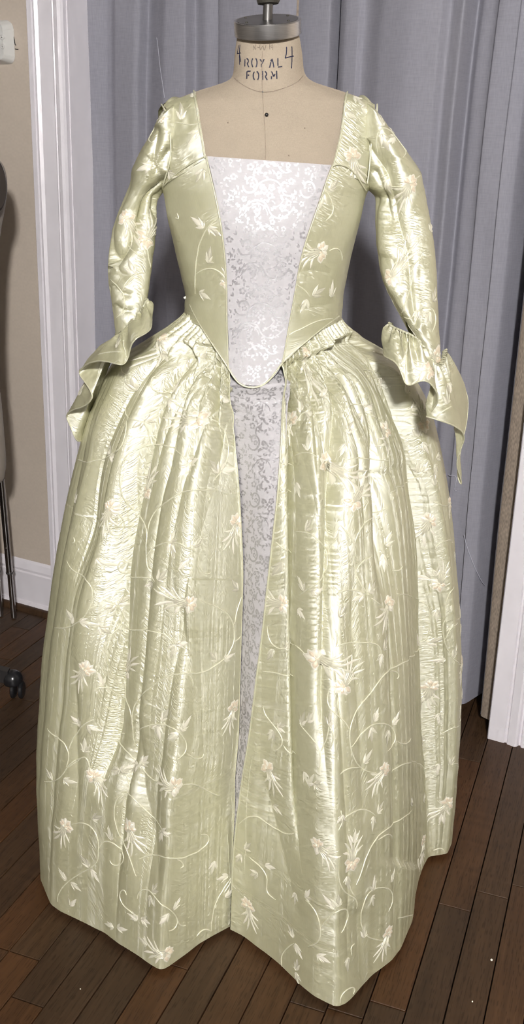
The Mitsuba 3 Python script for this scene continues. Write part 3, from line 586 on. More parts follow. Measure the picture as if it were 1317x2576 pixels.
# opening edges in image points, from under the bodice point to the hem
edge_l = [(583, 918), (578, 960), (583, 1040), (592, 1130), (600, 1220), (606, 1320), (610, 1420), (611, 1520), (612, 1620), (610, 1720), (603, 1810), (595, 1900), (589, 1980), (592, 2040), (596, 2110), (598, 2190), (592, 2270), (580, 2331)]
edge_r = [(700, 905), (716, 945), (711, 1010), (708, 1080), (703, 1170), (697, 1250), (688, 1330), (678, 1420), (668, 1510), (658, 1600), (646, 1690), (634, 1790), (620, 1890), (607, 1970), (598, 2040), (590, 2108), (586, 2160), (582, 2250), (579, 2332)]
def make_skirt(side, edge, crs, nu):
    hs, ths = skirt_half(side, nu)
    # full round of columns, then slide the front edge column to the measured opening edge
    P = skirt_base(hs, ths, vs); s = Surf(P, out=OUT)
    folds(s, crs, vs, side)
    q = spl(edge, 800); fc = s.nu - 1 if side < 0 else 0
    # image x of the edge at every row: find along row where px.x meets the edge line
    newP = s.P.copy(); n_b = s.nu // 3; stops = np.empty(s.nv)
    idx = np.arange(s.nu - n_b, s.nu) if side < 0 else np.arange(n_b - 1, -1, -1)      # towards the opening
    for i in range(s.nv):
        row = s.px[i]; d = (row[idx, 0] - np.interp(row[idx, 1], q[:, 1], q[:, 0])) * -side
        over = np.flatnonzero(d > 0)
        if len(over) and over[0] > 0:
            k = over[0]; stops[i] = idx[k - 1] + (idx[k] - idx[k - 1]) * (-d[k - 1]) / (d[k] - d[k - 1])
        else: stops[i] = idx[-1]
    w = np.exp(-np.linspace(-2, 2, 15) ** 2); w /= w.sum()
    stops = np.convolve(np.pad(stops, 7, mode='edge'), w, 'valid')
    for i in range(s.nv):
        src = np.concatenate([np.arange(0, s.nu - n_b), np.linspace(s.nu - n_b, stops[i], n_b)]) if side < 0 else np.concatenate([np.linspace(stops[i], n_b - 1, n_b), np.arange(n_b, s.nu)])
        a = np.clip(np.floor(src).astype(int), 0, s.nu - 2); b = (src - a)[:, None]
        newP[i] = s.P[i, a] * (1 - b) + s.P[i, a + 1] * b
    if side > 0: newP[:, :40, 1] -= (0.004 * np.clip((1.0 - np.arange(40) / 40), 0, 1))[None, :]
    return Surf(newP, out=OUT)
sk_l = make_skirt(-1, edge_l, cr_l, 760); sk_r = make_skirt(1, edge_r, cr_r, 860)
ksk_l = cloth('skirt', sk_l, gown); ksk_r = cloth('skirt', sk_r, gown)
el, er = sk_l.P[:, -1], sk_r.P[:, 0]
gap = np.linalg.norm(el - er, axis=1) * np.sign(er[:, 0] - el[:, 0])
rows = np.flatnonzero((gap > 0.003) & (sk_l.px[:, -1, 1] < 2118)); r0, r1 = rows[0], rows[-1]
tt = np.linspace(-0.10, 1.10, 46)
Pp = el[r0:r1 + 1, None] * (1 - tt)[None, :, None] + er[r0:r1 + 1, None] * tt[None, :, None]
Pp = Pp + np.array([0, 1.0, 0]) * (0.006 - 0.010 * np.sin(np.clip(tt, 0, 1) * np.pi)[:, None] * np.clip(gap[r0:r1 + 1, None, None] / .1, 0, 1))
yy = project(Pp)[..., 1]; Pp[..., 1] += 0.030 * np.clip((980 - yy) / 50, 0, 1) ** 2
pet = Surf(Pp, out=OUT)
kpet = cloth('petticoat_panel', pet, gown, 'm_brocade', label='white brocade petticoat front')
def edge_roll(P, r, parent, base='piping'):
    add(base, tube(spl(P[::6], 120), r, 7), 'm_piping', parent, smooth=True)
edge_roll(er[r0 + 2:r1 + 25] + [0, -.001, 0], 0.0016, ksk_r, 'edge_fold'); edge_roll(el[r0 + 2:r1 + 25] + [0, -.0005, 0], 0.0010, ksk_l, 'edge_fold')
# ------------------------------------------------------------------ sleeves
def sleeve(rows, nu, cr, tilt0, tilt1, side, nv=170):
    """rows: (y, x left, x right, Y) in image points and metres"""
    R_ = np.array(rows, float); c = np.stack([(R_[:, 1] + R_[:, 2]) / 2, R_[:, 0], R_[:, 3], (R_[:, 2] - R_[:, 1]) / 2], -1)
    t = np.concatenate([[0], np.cumsum(np.abs(np.diff(R_[:, 0])))]); ts = np.linspace(0, t[-1], nv)
    c = np.stack([PchipInterpolator(t, c[:, k])(ts) for k in range(4)], -1)
    c[:, 0] -= side * 0 ; ctr = on_y(c[:, 0], c[:, 1], c[:, 2]); hw = c[:, 3] / FPX * project(ctr)[:, 2]
    tl_ = np.linspace(0, 1, nv); dep_ = hw * 0.95 + np.clip(0.074 - hw * 0.95, 0, 1) * np.clip(1 - (tl_ - 0.22) / 0.25, 0, 1) * np.clip(tl_ / .05, 0.4, 1)
    a = np.linspace(-np.pi, np.pi, nu)                # 0 faces the camera
    tl = np.linspace(0, 1, nv); tilt = tilt0 * np.clip(1 - tl / 0.3, 0, 1) + tilt1 * np.clip((tl - 0.55) / 0.45, 0, 1) ** 1.5
    P = ctr[:, None] + hw[:, None, None] * (np.sin(a)[None, :, None] * R0) + (-np.cos(a)[None, :] * dep_[:, None])[..., None] * np.array([0, 1.0, 0])
    P[..., 2] += tilt[:, None] * np.sin(a)[None] * hw[:, None]
    P[..., 2] += -0.35 * hw[:, None] * np.clip(-np.cos(a), 0, 1)[None] * (tl[:, None] ** 2)      # longer towards the back of the elbow
    s = Surf(P, out=ctr.mean(0)); 
    N = P - ctr[:, None]; N /= np.linalg.norm(N, axis=2, keepdims=True) + 1e-9
    D = np.zeros((nv, nu))
    for (pts, dep, wa, wb, fade) in cr: D += cusp(s, pts, dep, wa, wb, fade)
    D += (meshkit.fbm(np.stack([P[..., 0] * 22 + P[..., 2] * 14, P[..., 1] * 18, P[..., 2] * 30], -1), 4, 3) - 0.5) * 0.0035
    D *= np.clip(tl / 0.06, 0.2, 1)[:, None]
    s.P = P + N * D[..., None]; s.fin(); return s
sl_l = sleeve([(256, 413, 440, 1.775), (272, 405, 458, 1.772), (300, 384, 470, 1.77), (330, 367, 472, 1.765), (370, 348, 472, 1.76), (420, 333, 466, 1.755), (455, 328, 446, 1.75), (480, 320, 412, 1.745), (500, 312, 398, 1.74), (535, 298, 394, 1.735), (585, 281, 392, 1.73), (630, 274, 388, 1.72), (665, 270, 384, 1.715), (720, 278, 378, 1.70), (770, 285, 372, 1.69), (810, 290, 360, 1.68), (838, 294, 352, 1.675)], 120,
    [([(395, 309), (392, 350), (384, 395), (378, 430)], .016, 12, 22, (.2, .2)), ([(437, 362), (412, 395), (390, 428), (375, 450)], .012, 14, 10, (.2, .3)),
     ([(436, 440), (402, 470), (364, 504), (350, 570), (322, 618), (296, 645), (271, 667)], .030, 12, 26, (.1, .02)), ([(410, 480), (395, 520), (385, 560)], .010, 12, 12, (.2, .4)),
     ([(320, 520), (345, 535), (362, 530)], .006, 6, 8, (.3, .3)), ([(308, 545), (335, 555), (356, 548)], .006, 6, 8, (.3, .3)), ([(271, 672), (300, 690), (340, 690)], .008, 10, 14, (.02, .5)), ([(278, 715), (310, 740), (345, 735)], .006, 8, 10, (.1, .4)),
     ([(284, 765), (315, 782), (350, 770)], .006, 7, 9, (.1, .4))], 0.9, 1.1, -1)
sl_r = sleeve([(254, 908, 938, 1.775), (272, 898, 958, 1.772), (300, 892, 985, 1.77), (330, 890, 1010, 1.765), (370, 890, 1034, 1.76), (420, 894, 1056, 1.755), (470, 914, 1066, 1.75), (500, 942, 1072, 1.745), (550, 943, 1081, 1.735), (600, 944, 1090, 1.725), (650, 948, 1096, 1.715), (700, 953, 1100, 1.705), (750, 961, 1105, 1.69), (790, 973, 1108, 1.68), (830, 990, 1112, 1.675), (870, 1010, 1116, 1.675)], 130,
    [([(968, 345), (972, 400), (985, 470), (1000, 560), (1022, 620), (1035, 727), (1054, 830)], .016, 16, 30, (.15, .05)), ([(922, 350), (945, 395), (970, 432), (982, 470)], .012, 9, 14, (.05, .3)), ([(930, 420), (952, 470), (955, 540)], .012, 10, 10, (.1, .4)),
     ([(950, 480), (968, 530), (985, 590)], .008, 8, 10, (.1, .4)), ([(945, 640), (975, 650), (1010, 640)], .005, 8, 10, (.2, .3)), ([(960, 745), (990, 740), (1015, 715)], .006, 8, 10, (.1, .4)), ([(1060, 640), (1068, 760), (1080, 860)], .008, 14, 20, (.3, .1))], -0.9, -1.25, 1)
ks_l = cloth('sleeve', sl_l, gown); ks_r = cloth('sleeve', sl_r, gown)
# ------------------------------------------------------------------ elbow flounces
def flounce(top, hem, nu=260, nv=46, gath=26, seed=0, bulge=0.01):
    A = np.array([on_y(x, y, Y) for x, y, Y in top]); B = np.array([on_y(x, y, Y) for x, y, Y in hem])
    t = np.linspace(0, 1, nu)
    ka, kb = np.linspace(0, 1, len(A)), np.linspace(0, 1, len(B))
    A = PchipInterpolator(ka, A)(t); B = CubicSpline(kb, B)(t)
    v = np.linspace(0, 1, nv)[:, None, None]
    P = A[None] * (1 - v) + B[None] * v
    s = Surf(P, out=None); 
    N = np.cross(s.du, s.dv); N /= np.linalg.norm(N, axis=2, keepdims=True) + 1e-9
    ph = t * gath * np.pi + 3 * meshkit.noise(np.stack([t * 9, t * 0, t * 0 + seed], -1), seed)
    V = v[..., 0]
    D = 0.0035 * np.sin(ph * 2)[None] * np.exp(-(V / .22) ** 2) + 0.005 * np.sin(ph * .9)[None] * np.clip(V / .2, 0, 1) * np.exp(-(V / .6) ** 2)
    D = D + bulge * np.sin(V * np.pi) + (meshkit.fbm(P * 45 + seed, 3, seed) - 0.5) * 0.004 * np.clip(V * 3, 0, 1)
    s.P = P + N * D[..., None] * np.sign((N * (CAM - P)).sum(-1).mean()); s.fin()
    s.N = np.where(((CAM - s.P) * s.N).sum(-1, keepdims=True) < 0, -s.N, s.N)
    return s
fl_l = flounce([(371, 752, 1.665), (362, 768, 1.645), (348, 790, 1.63), (334, 808, 1.628), (322, 822, 1.63), (314, 832, 1.635), (306, 840, 1.645), (300, 846, 1.655), (296, 850, 1.67), (294, 852, 1.68), (293, 852, 1.69), (293, 850, 1.70), (294, 846, 1.71), (297, 840, 1.72), (301, 836, 1.725), (310, 830, 1.73)],
               [(379, 790, 1.655), (375, 831, 1.60), (350, 847, 1.575), (330, 870, 1.575), (319, 904, 1.585), (300, 917, 1.575), (262, 908, 1.60), (225, 914, 1.635), (200, 933, 1.675), (214, 962, 1.665), (232, 1001, 1.65), (202, 1025, 1.675), (169, 1043, 1.72), (178, 1075, 1.715), (197, 1110, 1.72), (230, 1060, 1.79)], seed=3, bulge=0.006)
fl_r = flounce([(978, 812, 1.655), (990, 824, 1.63), (1004, 830, 1.612), (1018, 836, 1.60), (1032, 842, 1.592), (1046, 852, 1.588), (1060, 868, 1.588), (1074, 888, 1.592), (1086, 906, 1.60), (1096, 918, 1.61), (1104, 920, 1.625), (1110, 914, 1.64), (1114, 904, 1.66), (1117, 894, 1.675), (1118, 888, 1.69), (1118, 880, 1.71)],
               [(966, 880, 1.655), (974, 900, 1.60), (1000, 920, 1.57), (1020, 964, 1.56), (1047, 962, 1.555), (1078, 962, 1.555), (1100, 1000, 1.57), (1080, 1040, 1.60), (1076, 1049, 1.60), (1120, 1063, 1.60), (1166, 1096, 1.645), (1150, 1160, 1.665), (1160, 1215, 1.69), (1150, 1180, 1.70), (1172, 1060, 1.76), (1150, 950, 1.80)], seed=5, bulge=0.006)
kf_l = cloth('flounce', fl_l, gown); kf_r = cloth('flounce', fl_r, gown)
for s_, k_ in ((fl_l, kf_l), (fl_r, kf_r)):
    add('hem_roll', tube(s_.P[-1][::2], 0.0013, 6), 'm_piping', k_, smooth=True)
    add('gather_seam', tube(s_.P[0][::3], 0.0022, 6), 'm_piping', k_, smooth=True)
# ------------------------------------------------------------------ woven figure of the brocade: flowers, scrolls, leaves as raised satin pieces
def blob(c, pts): return Polygon([(c[0] + x, c[1] + y) for x, y in pts])
def rot(p, a): return [(x * math.cos(a) - y * math.sin(a), x * math.sin(a) + y * math.cos(a)) for x, y in p]
def leaf_pts(l, w, bend=0.0, n=7):
    t = np.linspace(0, 1, n); up = [(l * k, w * math.sin(math.pi * k ** 0.8) + bend * k * k) for k in t]; dn = [(l * k, -w * 0.8 * math.sin(math.pi * k ** 0.8) + bend * k * k) for k in t[::-1][1:-1]]
    return up + dn
def br_flower(c, r, a0):
    out = []
    for k in range(5):
        a = a0 + k * 2 * math.pi / 5
        pet = [(0.30 * r * math.cos(t) * 1.0, 0.36 * r * math.sin(t)) for t in np.linspace(0, 2 * math.pi, 8)[:-1]]
        out.append(blob((c[0] + 0.62 * r * math.cos(a), c[1] + 0.62 * r * math.sin(a)), rot(pet, a)))
    return out
def br_ribbon(pts, w):
    p = spl(pts, 16); return [LineString(p).buffer(w, cap_style=1, quad_segs=2)]
TW, THt = 0.108, 0.112
def brocade_tile(seed):
    r = random.Random(seed); out = []
    out += br_ribbon([(.010, .020), (.020, .034), (.036, .040), (.052, .034), (.060, .020), (.074, .012), (.092, .018), (.104, .034)], .0014)
    out += br_ribbon([(.012, .014), (.024, .028), (.037, .034), (.049, .029), (.056, .016)], .0008)
    out += br_ribbon([(.006, .062), (.018, .052), (.030, .058), (.032, .072), (.022, .080), (.013, .072)], .0017)
    out += br_ribbon([(.030, .060), (.046, .076), (.062, .078), (.076, .070), (.082, .056), (.094, .052), (.106, .060)], .0013)
    out += br_ribbon([(.040, .100), (.052, .108), (.068, .104), (.080, .094), (.094, .096)], .0011)
    out += br_ribbon([(.068, .030), (.078, .036), (.084, .046)], .0009)
    for c, rr in (((.046, .058), .0085), ((.058, .050), .0075), ((.060, .064), .0075), ((.036, .020), .0075), ((.084, .030), .0078), ((.094, .040), .0062), ((.018, .098), .0078), ((.030, .092), .0062), ((.072, .088), .0068), ((.024, .066), .0058), ((.096, .078), .0070), ((.010, .040), .0058), ((.066, .004), .0060), ((.088, .106), .0055)):
        out += br_flower(c, rr, r.random() * 6)
    for _ in range(120):
        c = (r.random() * TW, r.random() * THt); a = r.random() * 6.28; l = .0045 + r.random() * .0055
        out.append(blob(c, rot(leaf_pts(l, l * .24, l * r.uniform(-.4, .4)), a)))
        if r.random() < .55: out.append(blob(c, rot(leaf_pts(l * .8, l * .2, -l * .2), a + 1.0)))
    for _ in range(30):
        out.append(Point(r.random() * TW, r.random() * THt).buffer(.0008, quad_segs=2))
    from shapely import affinity
    return [affinity.scale(g, .86, .86, origin=(0, 0)) for g in out]
def brocade(surf, parent, off=0.00035, x0=0.0, y0=0.0):
    """lays the repeat over the panel in cloth measure (metres from its centre line and top edge)"""
    tile = brocade_tile(5); TW, THt = globals()['TW'] * .86, globals()['THt'] * .86; U_, V_ = surf.uv[..., 0], surf.uv[..., 1]
    umax, vmax = np.abs(U_).max(), V_.max(); V, F, n = [], [], 0
    midv = V_[:, surf.nu // 2]
    for i in range(-2, 3):
        for j in range(0, int(vmax / THt) + 2):
            sh = (j % 2) * TW * 0.0
            for g in tile:
                g0 = g.exterior.coords[:-1] if g.geom_type == 'Polygon' else None
                if g0 is None: continue
                q = np.array(g0) * [1, -1] + [0, THt] + [i * TW - TW / 2 + x0, j * THt + y0 - THt]
                cx, cy = q.mean(0)
                if cy < -0.004 or cy > vmax + 0.004 or abs(cx) > umax + .004: continue
                P2 = Polygon(q)
                if not P2.is_valid: P2 = P2.buffer(0)
                if P2.is_empty or P2.geom_type != 'Polygon': continue
                if P2.area > 2.5e-5: P2 = P2.segmentize(0.004)
                tv, tf = trimesh.creation.triangulate_polygon(P2, engine='earcut')
                vi = np.interp(tv[:, 1], midv, np.arange(surf.nv))
                r0 = np.clip(vi.astype(int), 0, surf.nv - 1); half_l, half_r = U_[r0, 0], U_[r0, -1]
                ui = np.where(tv[:, 0] < 0, surf.nu // 2 * (1 - tv[:, 0] / half_l), surf.nu // 2 + (surf.nu - 1 - surf.nu // 2) * tv[:, 0] / half_r)
                if ui.min() < 0.3 or ui.max() > surf.nu - 1.3 or tv[:, 1].min() < 0.0 or tv[:, 1].max() > vmax: continue
                P = surf.bil(surf.P, ui, vi) + surf.bil(surf.N, ui, vi) * off
                V.append(P); F.append(tf + n); n += len(P)
    V, F = np.concatenate(V), np.concatenate(F)
    nr = np.cross(V[F[:, 1]] - V[F[:, 0]], V[F[:, 2]] - V[F[:, 0]]); flip = (nr * (CAM - V[F[:, 0]])).sum(1) < 0
    F[flip] = F[flip][:, ::-1]
    add('brocade_figure', (V, F), 'm_figure', parent, smooth=True, kind='stuff', label='woven satin flowers and scrolls')
brocade(st, stom); brocade(pet, kpet, x0=0.02, y0=0.03)

# ------------------------------------------------------------------ embroidery
CREAM, PEACH, PALE, NET = (.58, .56, .44), (.60, .515, .385), (.66, .63, .52), (.44, .42, .32)
def pillow(l, w, h, bend=0.0, round_=0.8, n=7, a=0.0, o=(0, 0)):
    t = np.linspace(0, 1, n); prof = np.sin(np.pi * np.clip(t, 0.02, 0.985) ** round_); c = bend * t * t
    V = np.concatenate([np.stack([l * t, c + w * prof, np.zeros(n)], -1), np.stack([l * t, c, h * np.sqrt(prof) + 1e-5], -1), np.stack([l * t, c - w * prof, np.zeros(n)], -1)])
    i = np.arange(n - 1); F = np.concatenate([np.stack([i, i + 1, i + n], -1), np.stack([i + 1, i + 1 + n, i + n], -1), np.stack([i + n, i + n + 1, i + 2 * n], -1), np.stack([i + n + 1, i + 2 * n + 1, i + 2 * n], -1)])
    R_ = np.array([[math.cos(a), -math.sin(a)], [math.sin(a), math.cos(a)]]); V[:, :2] = V[:, :2] @ R_.T + np.array(o)
    return V, F
def join(ps):
    V, F, C, n = [], [], [], 0
    for (v, f), c in ps:
        V.append(v); F.append(f + n); C.append(np.broadcast_to(np.asarray(c), (len(v), 3)) * (0.93 + 0.14 * (v[:, 2:] / (v[:, 2].max() + 1e-9)))); n += len(v)
    return np.concatenate(V), np.concatenate(F), np.concatenate(C)
MM = 0.001
def flower_motif(r):
    """petals spread away from the tail; the tail runs along +x (metres)"""
    ps = []
    for k, a in enumerate((88, 128, 166, 204, 242, 282)):
        l = (15 + r.uniform(-2.5, 2.5)) * MM; b = r.uniform(-.002, .002); a = math.radians(a + r.uniform(-8, 8))
        ps.append((pillow(l, l * .33, .0008, b, 1.35, 8, a), PALE))
        ps.append((pillow(l * .9, l * .24, .0019, b * .8, 1.35, 8, a), PEACH if r.random() < .75 else PALE))
        ps.append((pillow(l * .55, l * .05, .0026, 0, .8, 5, a), CREAM))
    ps.append((pillow(.030, .0078, .0014, 0, .72, 8, 0, (-.003, 0)), NET))
    for k in range(5):
        ps.append((pillow(.020, .0007, .0022, 0, .9, 5, math.radians((k - 2) * 7), (.003, (k - 2) * .0019)), CREAM))
    for k, (a, l) in enumerate(((-52, 20), (-30, 30), (-10, 36), (10, 38), (31, 33), (52, 22))):
        x0 = .008 + .008 * (1 - abs(a) / 60); sg = math.copysign(1, a)
        ps.append((pillow(l * MM - x0 * .3, .0023, .0014, sg * .008, 1.5, 9, math.radians(a * .55), (x0, .0045 * a / 50)), CREAM if k % 2 else PALE))
    ps.append((pillow(.007, .003, .0022, 0, .8, 5, math.radians(200), (.003, 0)), PEACH))
    return join(ps)
def spray_motif(r):
    ps = []
    for k, (a, l, w) in enumerate(((0, 23, .17), (30, 17, .16), (-30, 17, .16), (58, 10, .15), (-55, 9, .15))):
        if k > 2 and r.random() < .4: continue
        l = l * r.uniform(.85, 1.15) * MM; x0 = 0 if k else .003
        ps.append((pillow(l, l * w, .0013, r.uniform(-.002, .002), .75, 7, math.radians(a + r.uniform(-8, 8)), (x0, 0)), (CREAM, PALE, NET)[r.randrange(3)]))
        ps.append((pillow(l * .85, l * .035, .0019, 0, .8, 4, math.radians(a), (x0, 0)), CREAM))
    return join(ps)
def tangent_frame(s, uv0):
    u, v = uv0; k = 7
    ua, ub, va, vb = max(u - k, 0), min(u + k, s.nu - 1), max(v - k, 0), min(v + k, s.nv - 1)
    g = lambda a, b: s.bil(s.P, np.array([a]), np.array([b]))[0]
    Du = (g(ub, v) - g(ua, v)) / (ub - ua); Dv = (g(u, vb) - g(u, va)) / (vb - va)
    N = np.cross(Du, Dv); N /= np.linalg.norm(N) + 1e-12; 
    if N @ (CAM - g(u, v)) < 0: N = -N
    ex_ = Rv - N * (Rv @ N); ex_ /= np.linalg.norm(ex_); ey_ = np.cross(N, ex_); 
    if ey_ @ Uv > 0: ey_ = -ey_
    J = np.stack([Du, Dv], 1); Ji = np.linalg.pinv(J)
    return Ji @ ex_, Ji @ ey_
def stitch(s, parent, name, q, ang, motif, scale=1.0, lift=0.0003):
    V, F, C = motif; uv0 = s.find([q])[0]; a = math.radians(ang)
    X = (V[:, 0] * math.cos(a) - V[:, 1] * math.sin(a)) * scale; Y = (V[:, 0] * math.sin(a) + V[:, 1] * math.cos(a)) * scale
    jx, jy = tangent_frame(s, uv0)
    u = uv0[0] + jx[0] * X + jy[0] * Y; v = uv0[1] + jx[1] * X + jy[1] * Y
    u, v = np.clip(u, 0, s.nu - 1), np.clip(v, 0, s.nv - 1)
    N = s.bil(s.N, u, v); N /= np.linalg.norm(N, axis=1, keepdims=True) + 1e-12
    P = s.bil(s.P, u, v) + N * (lift + V[:, 2:] * scale)
    nr = np.cross(P[F[:, 1]] - P[F[:, 0]], P[F[:, 2]] - P[F[:, 0]]); fl = (nr * N[F[:, 0]]).sum(1) < 0
    F = F.copy(); F[fl] = F[fl][:, ::-1]
    add(name, (P, F), 'm_thread', parent, smooth=True, color=C)
def vine(s, parent, pts, w=0.00115, name='embroidered_vine'):
    p = spl(pts, max(8, int(np.linalg.norm(np.diff(np.array(pts, float), axis=0), axis=1).sum() / 5)))
    c = s.find(p); k = np.array([.25, .5, .25])
    for _ in range(4):
        for a in (0, 1): c[1:-1, a] = np.convolve(c[:, a], k, 'valid')
    P = s.bil(s.P, c[:, 0], c[:, 1]); N = s.bil(s.N, c[:, 0], c[:, 1]); N /= np.linalg.norm(N, axis=1, keepdims=True) + 1e-12
    keep = np.concatenate([[True], np.linalg.norm(np.diff(P, axis=0), axis=1) > 4e-4]); P, N = P[keep], N[keep]
    if len(P) < 3 or np.linalg.norm(np.diff(P, axis=0), axis=1).max() > 0.06: return
    t = np.gradient(P, axis=0); t /= np.linalg.norm(t, axis=1, keepdims=True) + 1e-12
    b = np.cross(t, N); b /= np.linalg.norm(b, axis=1, keepdims=True) + 1e-12
    taper = np.minimum(1, np.linspace(0.35, 6, len(P)) )[:, None] * np.minimum(1, np.linspace(6, 0.5, len(P)))[:, None] * w
    V = np.stack([P + N * 1e-4 - b * taper, P + N * taper * .9 - b * taper * .6, P + N * taper * 1.25, P + N * taper * .9 + b * taper * .6, P + N * 1e-4 + b * taper], 1)
    add(name, (V.reshape(-1, 3), grid_faces(len(P), 5)), 'm_vine', parent, smooth=True)
rr = random.Random(11)
def embroider(o, sc, vines=(), sprays=(), flowers=(), pick=None, fs=1.0):
    """lists in points of one enlarged view: o its corner, sc its enlargement"""
    conv = lambda p: (o[0] + p[0] / sc, o[1] + p[1] / sc)
    for v in vines:
        q = [conv(p) for p in v]; s, k = pick(np.mean(q, 0)); vine(s, k, q)
    for x, y, a in sprays:
        q = conv((x, y)); s, k = pick(q); stitch(s, k, 'embroidered_leaf_spray', q, a, spray_motif(rr), 1.04)
    for x, y, a in flowers:
        q = conv((x, y)); s, k = pick(q); stitch(s, k, 'embroidered_flower', q, a, flower_motif(rr), 1.12 * fs)
def side_pick(q):
    e = np.interp(q[1], [p[1] for p in edge_l], [p[0] for p in edge_l]); f = np.interp(q[1], [p[1] for p in edge_r], [p[0] for p in edge_r])
    return (sk_l, ksk_l) if q[0] < (e + f) / 2 else (sk_r, ksk_r)
one = lambda s, k: (lambda q: (s, k))
embroider((100, 850), 2.4389, pick=side_pick,
  vines=[[(425,345),(500,420),(530,480),(525,580),(500,660),(440,715),(360,748),(285,765)],[(735,235),(690,240),(680,290),(720,335),(790,330)],[(790,335),(830,400),(880,440),(930,475)],[(1015,485),(1080,510),(1130,570),(1155,640),(1155,720),(1130,790),(1095,840),(1070,880)],
   [(910,770),(860,710),(790,665),(700,655),(600,680),(525,735),(490,830),(495,930),(530,1010),(600,1080),(640,1140),(655,1210),(650,1270),(655,1340)],[(660,645),(670,580),(640,520),(590,500),(555,495)],[(610,965),(600,1040),(605,1080)],[(655,1210),(670,1130),(720,1050),(800,990),(880,945),(960,935),(1060,925)],[(980,935),(1035,950),(1050,985),(1030,1005)],
   [(430,1060),(490,1085),(520,1140),(505,1200),(450,1215),(430,1185)],[(655,1340),(690,1290),(770,1258),(850,1260),(930,1295),(975,1340)],[(500,175),(510,215),(545,230),(555,210)],[(875,105),(920,115),(985,105)],[(810,220),(840,150),(870,100)],[(525,745),(548,748),(545,765)],[(205,1225),(215,1250),(195,1262)],[(285,765),(230,745)]],
  sprays=[(800,340,-50),(785,360,110),(640,505,-20),(640,510,150),(585,330,-80),(425,715,-120),(430,720,30),(915,770,-30),(910,780,125),(1095,830,-130),(1110,815,-20),(910,130,100),(985,120,-60),(800,1255,-65),(800,1262,80),(945,1290,-35),(215,1010,-80),(1110,350,45),(740,95,60),(1085,30,-10)],
  flowers=[(965,500,180),(650,935,-60),(430,1045,120),(1210,1140,110),(735,15,115)])
embroider((100, 1400), 2.4389, pick=side_pick,
  vines=[[(655,0),(665,80),(700,155)],[(700,160),(640,130),(560,130),(495,100),(475,50),(500,25),(525,45)],[(715,180),(780,235),(870,270)],[(975,265),(1060,300),(1150,350),(1190,420),(1190,520),(1150,610),(1090,660),(1000,710),(900,718),(800,730),(700,785),(610,860),(570,950),(570,1060),(575,1160)],[(905,720),(940,760),(945,800)],[(1195,410),(1215,330),(1240,250)],[(1190,525),(1240,490)],
   [(475,295),(505,350),(500,420),(440,480),(405,560),(415,660),(455,750),(510,840),(550,940),(568,1020)],[(500,450),(600,452),(700,460),(780,490),(820,540)],[(510,830),(500,760),(495,740)],[(335,820),(390,800),(450,825),(490,890),(470,935),(415,935),(405,910)],[(585,1080),(640,1045),(730,1032),(810,1050),(870,1090),(900,1150),(890,1210),(845,1240)],[(905,1210),(950,1240),(1000,1235),(1005,1210)],
   [(160,30),(240,110),(300,160),(325,215),(310,300),(270,370),(215,415),(150,440),(90,435)],[(325,215),(345,170),(365,140)],[(305,320),(330,310),(360,300)],[(40,1060),(100,1110),(150,1150),(175,1210),(160,1290)],[(175,1200),(200,1120),(250,1050),(330,1000)],[(170,1290),(230,1250),(280,1230),(300,1280),(320,1330)],[(575,1240),(510,1170),(480,1110),(495,1080),(520,1090)],[(385,265),(420,275),(475,295)],[(975,0),(985,60),(1020,115),(1050,95)]],
  sprays=[(720,150,-50),(695,165,165),(480,290,-30),(475,295,160),(830,545,-10),(825,545,115),(205,410,-120),(240,400,10),(1090,645,-125),(1130,640,-10),(745,1015,-60),(715,1040,75),(870,1075,-40),(850,1090,140),(245,1040,-140),(290,1030,40),(390,790,-110),(360,430,40),(275,1200,-80),(615,1280,-30),(590,1275,170),(500,1300,0),(480,1310,170),(915,10,130),(345,10,40),(1215,205,-130)],
  flowers=[(915,290,180),(275,690,125),(535,700,-45),(1185,930,115)])
embroider((100, 1900), 2.4389, pick=side_pick,
  vines=[[(620,70),(680,140),(770,180)],[(880,190),(930,175),(1020,210),(1110,250)],[(745,455),(680,370),(610,300),(530,235),(470,270),(455,350),(470,450),(520,560),(560,660),(590,750)],[(525,110),(540,160),(535,230)],[(190,430),(240,415),(310,440),(350,500),(360,580),(345,660),(280,710),(190,760),(130,820),(100,900)],[(360,575),(390,530),(440,530),(500,590),(505,660),(460,680),(430,645)],
   [(610,640),(700,615),(800,630),(880,630),(970,590),(1040,520),(1030,490),(990,490)],[(840,640),(880,655),(890,685),(865,695)],[(600,880),(615,830),(670,830),(710,880),(800,950),(840,990),(845,1040),(790,1080)],[(845,1010),(870,1050),(900,1045)],[(600,985),(540,950),(490,890),(490,830),(520,825),(525,860)],[(1175,750),(1110,850),(1070,940),(1055,1080)],[(960,1110),(1020,1065),(1055,1085)],[(20,160),(80,160),(130,130),(170,70),(220,30),(280,15)]],
  sprays=[(620,50,-40),(600,55,150),(490,95,-10),(490,95,170),(745,465,-10),(740,470,120),(300,690,-130),(310,700,50),(160,770,-140),(190,775,25),(320,390,-30),(440,520,-110),(80,150,-130),(140,150,10),(690,840,-50),(680,860,100),(820,950,-40),(790,970,130),(620,1005,-10),(600,1010,200),(470,1060,-20),(450,1060,170),(185,930,-60),(1180,750,-20),(1160,740,190),(1140,880,-20),(1075,650,110),(660,1160,200)],
  flowers=[(830,195,175),(155,430,120),(545,450,75),(330,130,45),(780,1215,180)])
